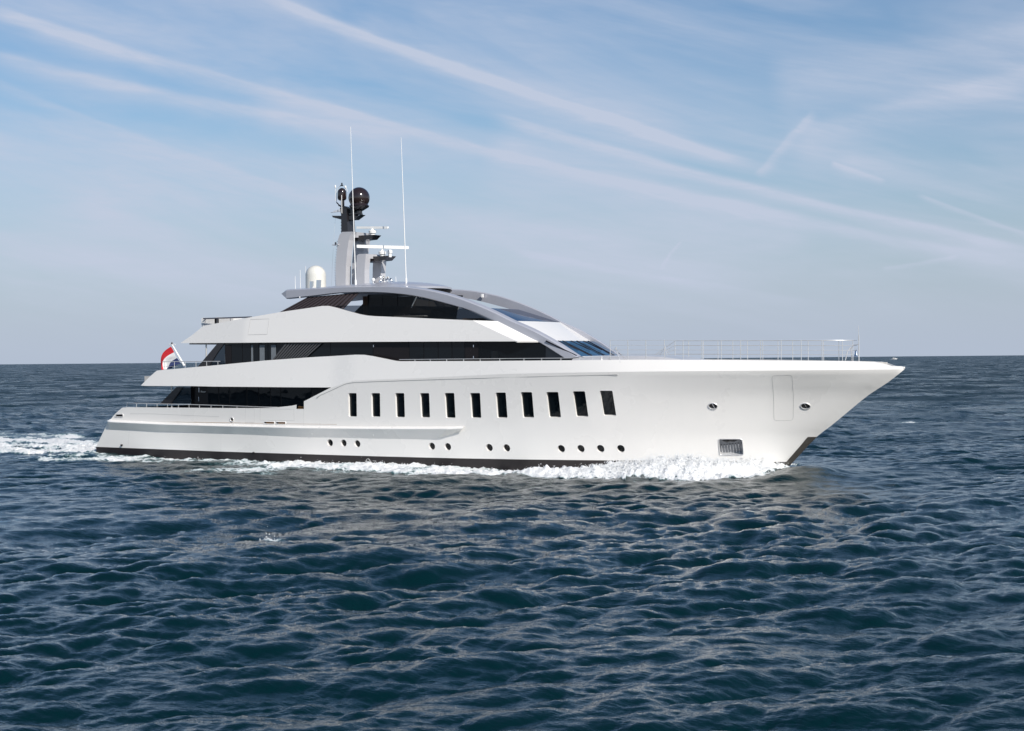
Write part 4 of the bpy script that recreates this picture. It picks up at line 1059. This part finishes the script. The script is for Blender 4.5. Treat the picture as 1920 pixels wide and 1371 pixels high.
MB().prism([(-1.6, 1.9), (1.75, 1.9), (1.2, 2.6), (-1.6, 2.6)], -1.13, 1.13).build('cabin_window', PANE, boat)
MB().tube([(-.8, 0, 3.0), (-1.0, 0, 4.9)], .05).build('mast', WHITE2, boat)

# =================================================================== THE SEA
def spec_tile(L, N, lam_hi, lam_lo, wind_dir, lam_p, spread, seed, hs):
    """height and horizontal displacement of a periodic random sea patch"""
    rng = np.random.default_rng(seed)
    k1 = np.fft.fftfreq(N, L/N)*2*math.pi; KX, KY = np.meshgrid(k1, k1, indexing='ij'); K = np.hypot(KX, KY); K[0, 0] = 1e-6
    kp = 2*math.pi/lam_p
    E = K**-3.68*np.exp(-1.25*(kp/K)**2)
    sg_ = np.where(K < kp, .07, .09); E *= 2.2**np.exp(-(np.sqrt(K/kp)-1)**2/(2*sg_**2))
    ca = (KX*wind_dir[0]+KY*wind_dir[1])/K
    sp = np.where(ca > 0, np.abs(ca)**spread, .05*np.abs(ca)**spread)+.02
    E *= sp*((K > 2*math.pi/lam_hi) & (K < 2*math.pi/lam_lo))
    A = np.sqrt(E)*(rng.standard_normal((N, N))+1j*rng.standard_normal((N, N)))
    h = np.fft.ifft2(A).real*N*N
    DX = np.fft.ifft2(-1j*KX/K*A).real*N*N; DY = np.fft.ifft2(-1j*KY/K*A).real*N*N
    s = hs/4.0/h.std()
    return (h*s).astype(np.float32), (DX*s).astype(np.float32), (DY*s).astype(np.float32)


def samp(T, L, x, y):
    N = T.shape[0]; u = np.mod(x/L, 1)*N; v = np.mod(y/L, 1)*N
    i = np.floor(u).astype(np.int32) % N; j = np.floor(v).astype(np.int32) % N; fu = (u-np.floor(u)).astype(np.float32); fv = (v-np.floor(v)).astype(np.float32)
    i1 = (i+1) % N; j1 = (j+1) % N
    return T[i, j]*(1-fu)*(1-fv)+T[i1, j]*fu*(1-fv)+T[i, j1]*(1-fu)*fv+T[i1, j1]*fu*fv


def noise_tile(N, beta, seed, kmax=1e9):
    rng = np.random.default_rng(seed); k = np.fft.fftfreq(N)*N; K = np.hypot(*np.meshgrid(k, k)); K[0, 0] = 1e9
    n = np.fft.ifft2(K**-beta*(K > 2)*(K < kmax)*np.exp(2j*math.pi*rng.random((N, N)))).real; return (n/n.std()).astype(np.float32)


wd = -fwd0*math.cos(math.radians(24))+right0*math.sin(math.radians(24)); WD = (wd.x, wd.y)
T1 = spec_tile(173.0, 1024, 30.0, .50, WD, 4.3, 2.4, 3, 0.37)
T2 = spec_tile(19.7, 512, .60, .08, WD, 5.2, 1.6, 5, 0.036)
T3 = spec_tile(1900.0, 512, 120.0, 8.0, WD, 17.0, 3.0, 8, 0.46)
NZ = noise_tile(1024, 1.35, 21, 200); NZB = noise_tile(512, .7, 33, 15); NZC = noise_tile(512, .5, 35, 12)

H0 = CAM.z
rows = [17.0]
while rows[-1] < 14000:
    d = rows[-1]
    if d < 70: st_ = max(.065, d*d/(H0*1650)*.75)
    elif d < 130: st_ = .20
    else: st_ = min(d*d/(H0*1650)*.55, d*.03)
    st_ = max(st_, .065); rows.append(d+st_)
rows = np.concatenate([np.arange(-60, 0, 1.5), np.arange(0, 17, .6), np.array(rows)]); NR = len(rows)
# columns: fine across the middle, widening to both sides
NM = 1180; side_ = (np.arange(1, 121)/120.0)
cm = np.concatenate([-np.ones(120), np.linspace(-1, 1, NM), np.ones(120)]); cs = np.concatenate([-(side_[::-1]**2.6), np.zeros(NM), side_**2.6]); NC = len(cm)
wid = np.maximum(rows, 17)*math.tan(math.radians(21.5))+1.5; far_ = np.maximum(rows, 0)*3.5+140
LAT = wid[:, None]*cm[None]+far_[:, None]*cs[None]
D = np.repeat(rows, NC); LAT = LAT.ravel()
X = CAM.x+D*fwd0.x+LAT*right0.x; Y = CAM.y+D*fwd0.y+LAT*right0.y
D = np.hypot(D, LAT)
h1_, dx1, dy1 = [samp(t, 173.0, X, Y) for t in T1]
h3_ = samp(T3[0], 1900.0, X, Y)
near = np.clip((120-D)/70, 0, 1)
h2_, dx2, dy2 = [samp(t, 19.7, X, Y) for t in T2]
gust = .85+.22*samp(NZ, 310.0, X, Y)
gust = np.clip(gust, .5, 1.3)

# calm the water and shape it close to the ship
Xc = np.clip(X, -1, 48.8)
bh = hb(Xc, np.full_like(Xc, .4)); q = np.abs(Y)-bh           # distance outboard of the hull side
alongs = (X > -1) & (X < 49)
qd = np.where(alongs, np.maximum(q, 0), np.hypot(np.maximum(q, 0), np.where(X < 0, -X, X-48.6)))
calm = np.clip(.34+qd/44, .3, 1)*(1-.6*np.clip((-X+1)/3, 0, 1)*np.clip((7.0-X*.08-np.abs(Y)+np.where(Y > 0, -X*.4, 0))/3, 0, 1))
s48 = 48.6-X
frothy = np.exp(-((s48-4)/7)**2)*np.clip(1.2-qd/9.0, 0, 1)
Z = h1_*calm*gust*(1-.6*frothy)+h3_*(.3+.7*calm)+h2_*near*gust*calm
s48 = 48.6-X
# bow wave: sheet climbing the stem, then a breaking ridge peeling off
n_a = samp(NZ, 37.0, X, Y); n_b = samp(NZ, 9.0, X+5, Y+2); n_c = samp(NZC, 3.1, X, Y); bil = np.abs(samp(NZB, 7.3, X, Y)); bil2 = np.abs(samp(NZB, 2.9, Y, X))
I_ = lambda xs, ys: np.interp(s48, xs, ys)
qc = I_([-1, 0, 1, 2, 4, 7, 14, 20, 30, 46], [2.5, 4.2, 5.4, 6.0, 6.2, 5.9, 5.0, 4.2, 3.4, 3.0])
Hc = I_([-1.2, 0, 1, 2, 4.5, 7, 9, 14, 20, 30, 46], [0, .25, .68, .92, .84, .52, .33, .18, .12, .08, .06])
wo_ = np.where(q > qc, I_([0, 2, 8, 20, 40], [.6, 1.0, 1.3, 1.3, 1.3]), I_([0, 3, 8, 40], [1.6, 3.2, 2.6, 1.6]))
Hc = np.where(Y > 0, Hc*.4, Hc); qc = np.where(Y > 0, qc*.4, qc)
rise = Hc*np.exp(-((q-qc)/wo_)**2)*(1+.07*n_b)*(q > -2)
rise += .62*np.exp(-((s48-1.6)/1.3)**2)*np.exp(-(qd/1.2)**2)+.12*np.exp(-((s48-4.5)/3.0)**2)*np.exp(-(qd/2.0)**2)
trough = -.16*np.exp(-((X-35)/7)**2)*np.exp(-(qd/3)**2)
sternw = .30*np.exp(-((X-0)/6)**2)*np.exp(-(qd/5)**2)
Z = Z+rise+trough+sternw
# smooth green shoulder ahead of the breaking part
Z += .40*np.exp(-((X-51.4)/1.8)**2-((Y+4.2)/3.4)**2)+.25*np.exp(-((X-50.0)/1.2)**2-((Y+1.5)/2.0)**2)

# whitewater amount
def g_(a): return np.exp(-a*a)
F = np.zeros_like(X)
outer = I_([-1.3, -1, -.5, 0, 1, 2, 4, 7, 14, 20, 30, 46, 60, 90], [0.0, 3.0, 7.0, 8.4, 8.9, 9.0, 8.7, 8.2, 7.0, 6.1, 5.2, 4.4, 5.5, 9.0])
outer = np.where(Y > 0, outer*I_([0, 8, 20], [.28, .5, 1.0]), outer)
inner_on = np.where(Y > 0, s48 > .4, s48 > -1.3) & (X > -1)
front = np.clip((s48+.20+.12*np.clip(q, 0, 8)+.18*n_c)/.5, 0, 1)
edge = np.clip((outer+.35*n_b+.2*n_c-q)/.9, 0, 1)
dens = I_([0, 11, 15, 20, 28, 36, 44, 50], [1.45, 1.38, 1.18, 1.08, 1.0, .86, .84, .7])
bodyf = np.where(inner_on, edge*front, 0)*dens*np.where(s48 < 12, 1.0+.05*n_a, .80+.34*n_a)
# thin clear face of the sheet right at the stem
bodyf *= 1-.55*np.exp(-((q-2.2)/1.2)**2)*np.exp(-((s48+.3)/.8)**2)
band_ = np.where(inner_on & (s48 > 8), g_((q-.9)/1.2), 0)*(.74+.2*np.sin(X*.55)+.3*n_a)
F = np.maximum(bodyf, band_*.85)
F = np.maximum(F, np.where(inner_on & (s48 > 8), g_((q-outer+.8)/.7)*(.72+.35*n_a)*I_([8, 20, 34, 50], [1.0, .85, .55, .3]), 0))
F = np.maximum(F, np.exp(-((X-19)/9.0)**2-((q-7.5)/3.2)**2)*np.where(X > 4, 1, 0)*(.42+.36*n_a))

# stern wash, spreading astern
wk = -X; wy = np.abs(Y)
wmask = np.clip((wk+1.5)/2.5, 0, 1)*np.where(Y < 0, np.clip((5.4+wk*.07-wy)/1.6, 0, 1), np.clip((6.0+wk*.42-wy)/(2+.12*np.clip(wk, 0, 99)), 0, 1))
F = np.maximum(F, wmask*(.98-.0045*np.clip(wk, 0, 200)-.008*np.clip(Y, 0, 40)+.42*samp(NZ, 41.0, X*.3, Y*1.6)))
side = np.clip((wk+14)/10, 0, 1)*g_((wy-(5.8+np.clip(wk+12, 0, 300)*.30))/(1.5+.012*np.clip(wk, 0, 300)))*(.48+.42*n_a)*np.exp(-np.clip(wk-30, 0, 400)/80)
F = np.maximum(F, side)
Z += wmask*(.20+.05*n_b)*np.exp(-np.clip(wk, 0, 300)/60)
# whitecaps: a few single ones plus the rare sharp crest
for (cx, cy, rx_, st_) in (((43.783, -40.886, 0.300)[0], (43.783, -40.886, 0.300)[1], .55, 1.05), ((35.792, 67.066, 0.400)[0], (35.792, 67.066, 0.400)[1], 1.6, 1.2), ((60.314, -0.611, 0.300)[0], (60.314, -0.611, 0.300)[1], .5, .8), ((-255.459, 1253.877, 0.300)[0], (-255.459, 1253.877, 0.300)[1], 5, 1.0)):
    a_ = (X-cx)*right0.x+(Y-cy)*right0.y; b_ = (X-cx)*fwd0.x+(Y-cy)*fwd0.y
    k_ = np.exp(-(a_/rx_)**2-(b_/(rx_*.8))**2); F = np.maximum(F, k_*st_*(.9+.2*n_c)); Z += .18*k_*min(1, rx_)
crest = h1_/ .185
F = np.maximum(F, np.clip((crest-3.05)*1.3+.18*n_c, 0, .8)*(D > 55))
fo_ = np.clip(F, 0, 1)
Z += fo_*(.035*n_b+(.060+.11*np.clip(Hc*1.3, 0, 1))*(bil-.8)*.6+.018*bil2)*np.clip((200-D)/80, 0, 1)
chop = .95*calm
Xn = X+(dx1*chop*gust+dx2*near*.8); Yn = Y+(dy1*chop*gust+dy2*near*.8)
# inside the hull the sea is pressed down out of sight
ins = (X > .6) & (X < 48.4) & (q < -.35)
Z = np.where(ins, np.minimum(Z, -.2), Z)
V = np.stack([Xn, Yn, Z], 1).astype(np.float32)
ii = np.arange((NR-1)*(NC-1)); r0_ = ii//(NC-1); c0_ = ii % (NC-1); a = r0_*NC+c0_
faces = np.stack([a, a+1, a+NC+1, a+NC], 1).astype(np.int32)
me = bpy.data.meshes.new('sea'); me.vertices.add(len(V)); me.vertices.foreach_set('co', V.ravel())
me.loops.add(faces.size); me.loops.foreach_set('vertex_index', faces.ravel()); me.polygons.add(len(faces))
me.polygons.foreach_set('loop_start', np.arange(0, faces.size, 4, dtype=np.int32)); me.polygons.foreach_set('loop_total', np.full(len(faces), 4, np.int32))
me.update(calc_edges=True); me.polygons.foreach_set('use_smooth', np.ones(len(faces), bool))
ac = me.attributes.new('coarse', 'FLOAT', 'POINT'); ac.data.foreach_set('value', np.clip((D-70)/260, 0, 1).astype(np.float32))
at = me.attributes.new('foam', 'FLOAT', 'POINT'); at.data.foreach_set('value', F.astype(np.float32))
sea = bpy.data.objects.new('sea', me); COL.objects.link(sea); sea['kind'] = 'structure'

# water shader
wm = bpy.data.materials.new('sea_water'); wm.use_nodes = True; t = NT(wm.node_tree); b = t.n['Principled BSDF']
geo = t.node('ShaderNodeNewGeometry'); P_ = geo.outputs['Position']
atn = t.node('ShaderNodeAttribute', attribute_name='foam'); Fm = atn.outputs['Fac']
mp = t.node('ShaderNodeMapping'); t.l.new(P_, mp.inputs[0]); mp.inputs['Rotation'].default_value = (0, 0, -math.radians(36)); mp.inputs['Scale'].default_value = (1.0, 2.1, 1.0)
w1 = t.noise(mp.outputs[0], 1.6, 5.0, .62, .3); w2 = t.noise(mp.outputs[0], 7.0, 3.0, .6)
atc = t.node('ShaderNodeAttribute', attribute_name='coarse'); Cm = atc.outputs['Fac']
mp3 = t.node('ShaderNodeMapping'); t.l.new(P_, mp3.inputs[0]); mp3.inputs['Rotation'].default_value = (0, 0, -math.radians(24)); mp3.inputs['Scale'].default_value = (.6, 1.3, 1.0)
w3 = t.m('ADD', t.noise(mp3.outputs[0], .55, 4.0, .6, .2), t.m('MULTIPLY', t.noise(mp3.outputs[0], .09, 3.0, .6, .2), 3.0))
hgt = t.m('ADD', t.m('ADD', t.m('MULTIPLY', w1, .034), t.m('MULTIPLY', w2, .006)), t.m('MULTIPLY', t.m('MULTIPLY', w3, 1.3), Cm))
bn = t.node('ShaderNodeBump'); bn.inputs['Strength'].default_value = 1.0; bn.inputs['Distance'].default_value = 1.0
t.l.new(hgt, bn.inputs['Height'])
aer = t.ss(Fm, .18, 1.0)
t.l.new(t.mix(aer, (.0006, .0125, .0155, 1), (.12, .24, .25, 1)), b.inputs['Base Color'])
mp4 = t.node('ShaderNodeMapping'); t.l.new(P_, mp4.inputs[0]); mp4.inputs['Rotation'].default_value = (0, 0, -math.radians(28)); mp4.inputs['Scale'].default_value = (.07, .035, 1.0)
t.l.new(t.m('MULTIPLY_ADD', t.m('POWER', Cm, .6), t.m('MULTIPLY_ADD', t.ss(t.noise(mp4.outputs[0], 1.0, 5.0, .65), .35, .65), .36, .10), .045), b.inputs['Roughness']); b.inputs['IOR'].default_value = 1.333; b.inputs['Specular Tint'].default_value = (.68, .89, .95, 1); b.inputs['Specular IOR Level'].default_value = .5
t.l.new(bn.outputs[0], b.inputs['Normal'])
fb = t.node('ShaderNodeBsdfPrincipled'); fb.inputs['Roughness'].default_value = .85; fb.inputs['Specular IOR Level'].default_value = .2
f1 = t.noise(P_, 2.2, 6.0, .68, .4); f2 = t.noise(P_, 9.0, 5.0, .7); 
vor = t.node('ShaderNodeTexVoronoi', feature='DISTANCE_TO_EDGE'); t.l.new(P_, vor.inputs['Vector']); vor.inputs['Scale'].default_value = 2.6
lace = t.m('SUBTRACT', 1.0, t.m('MULTIPLY', vor.outputs['Distance'], 2.6), clamp=True)
tex = t.m('ADD', t.m('ADD', t.m('MULTIPLY', f1, .55), t.m('MULTIPLY', f2, .30)), t.m('MULTIPLY', lace, .18))
thr = t.m('ADD', Fm, t.m('SUBTRACT', tex, .52))
fac = t.m('MULTIPLY', t.ss(thr, .46, .74), t.ss(Fm, .04, .22))
t.l.new(t.mix(t.ss(thr, .5, 1.1), (.52, .59, .60, 1), (.78, .79, .79, 1)), fb.inputs['Base Color'])
bn2 = t.node('ShaderNodeBump'); bn2.inputs['Distance'].default_value = .16; t.l.new(tex, bn2.inputs['Height']); t.l.new(bn2.outputs[0], fb.inputs['Normal'])
mx = t.node('ShaderNodeMixShader'); t.l.new(fac, mx.inputs[0]); t.l.new(b.outputs[0], mx.inputs[1]); t.l.new(fb.outputs[0], mx.inputs[2])
t.l.new(mx.outputs[0], t.n['Material Output'].inputs[0])
me.materials.append(wm)

# wide plain sea beyond the detailed part, all round
R_ = 20000.0; n = 64
m = MB(); m.add([(CAM.x, CAM.y, -1.3)]+[(CAM.x+R_*math.cos(2*math.pi*i/n), CAM.y+R_*math.sin(2*math.pi*i/n), -1.3) for i in range(n)], [(0, i+1, (i+1) % n+1) for i in range(n)])
fs_ = m.build('open_water', wm); fs_['kind'] = 'structure'

# spray thrown up by the bow and along the side
ico_v = [(0, 0, 1), (.894, 0, .447), (.276, .851, .447), (-.724, .526, .447), (-.724, -.526, .447), (.276, -.851, .447), (.724, .526, -.447), (-.276, .851, -.447), (-.894, 0, -.447), (-.276, -.851, -.447), (.724, -.526, -.447), (0, 0, -1)]
ico_f = [(0, 1, 2), (0, 2, 3), (0, 3, 4), (0, 4, 5), (0, 5, 1), (1, 6, 2), (2, 7, 3), (3, 8, 4), (4, 9, 5), (5, 10, 1), (6, 7, 2), (7, 8, 3), (8, 9, 4), (9, 10, 5), (10, 6, 1), (11, 7, 6), (11, 8, 7), (11, 9, 8), (11, 10, 9), (11, 6, 10)]
iv = np.array(ico_v); jf = np.array(ico_f)
cand = np.where((D > 60) & (D < 150) & (F > .55) & (Y < 1.0) & (X > 3) & (q > .03))[0]
s_c = s48[cand]; wgt = np.where(s_c < 9, 5.0*np.clip(rise[cand]+.1, 0, 1.2), .12)*np.where(F[cand] > .8, 1, .4); wgt /= wgt.sum()
NSP = 20000; pick = RNG.choice(cand, NSP, p=wgt)
ht = RNG.exponential(.07, NSP)*np.where(s48[pick] < 7, 1.5, .7); ht = np.minimum(ht, .6)
rad = RNG.uniform(.007, .024, NSP)*np.where(ht > .35, .7, 1)
cen = np.stack([Xn[pick]+RNG.normal(0, .10, NSP), Yn[pick]-np.abs(RNG.normal(0, .08, NSP)), Z[pick]+ht-.02], 1)
sc_ = 1+RNG.uniform(-.4, .6, (NSP, 1, 3))
SV = (cen[:, None, :]+iv[None]*rad[:, None, None]*sc_).reshape(-1, 3)
SF = (jf[None]+(np.arange(NSP)*12)[:, None, None]).reshape(-1, 3)
me = bpy.data.meshes.new('spray'); me.from_pydata(SV.tolist(), [], SF.tolist()); me.polygons.foreach_set('use_smooth', np.ones(len(SF), bool))
me.materials.append(mat('spray_white', (.78, .79, .79), .6, var=.02))
spo = bpy.data.objects.new('spray', me); COL.objects.link(spo); spo['kind'] = 'stuff'
spo['label'] = 'white spray and droplets thrown up along the yacht hull and bow'; spo['category'] = 'spray'
print('sea rows', NR, 'verts', len(V))
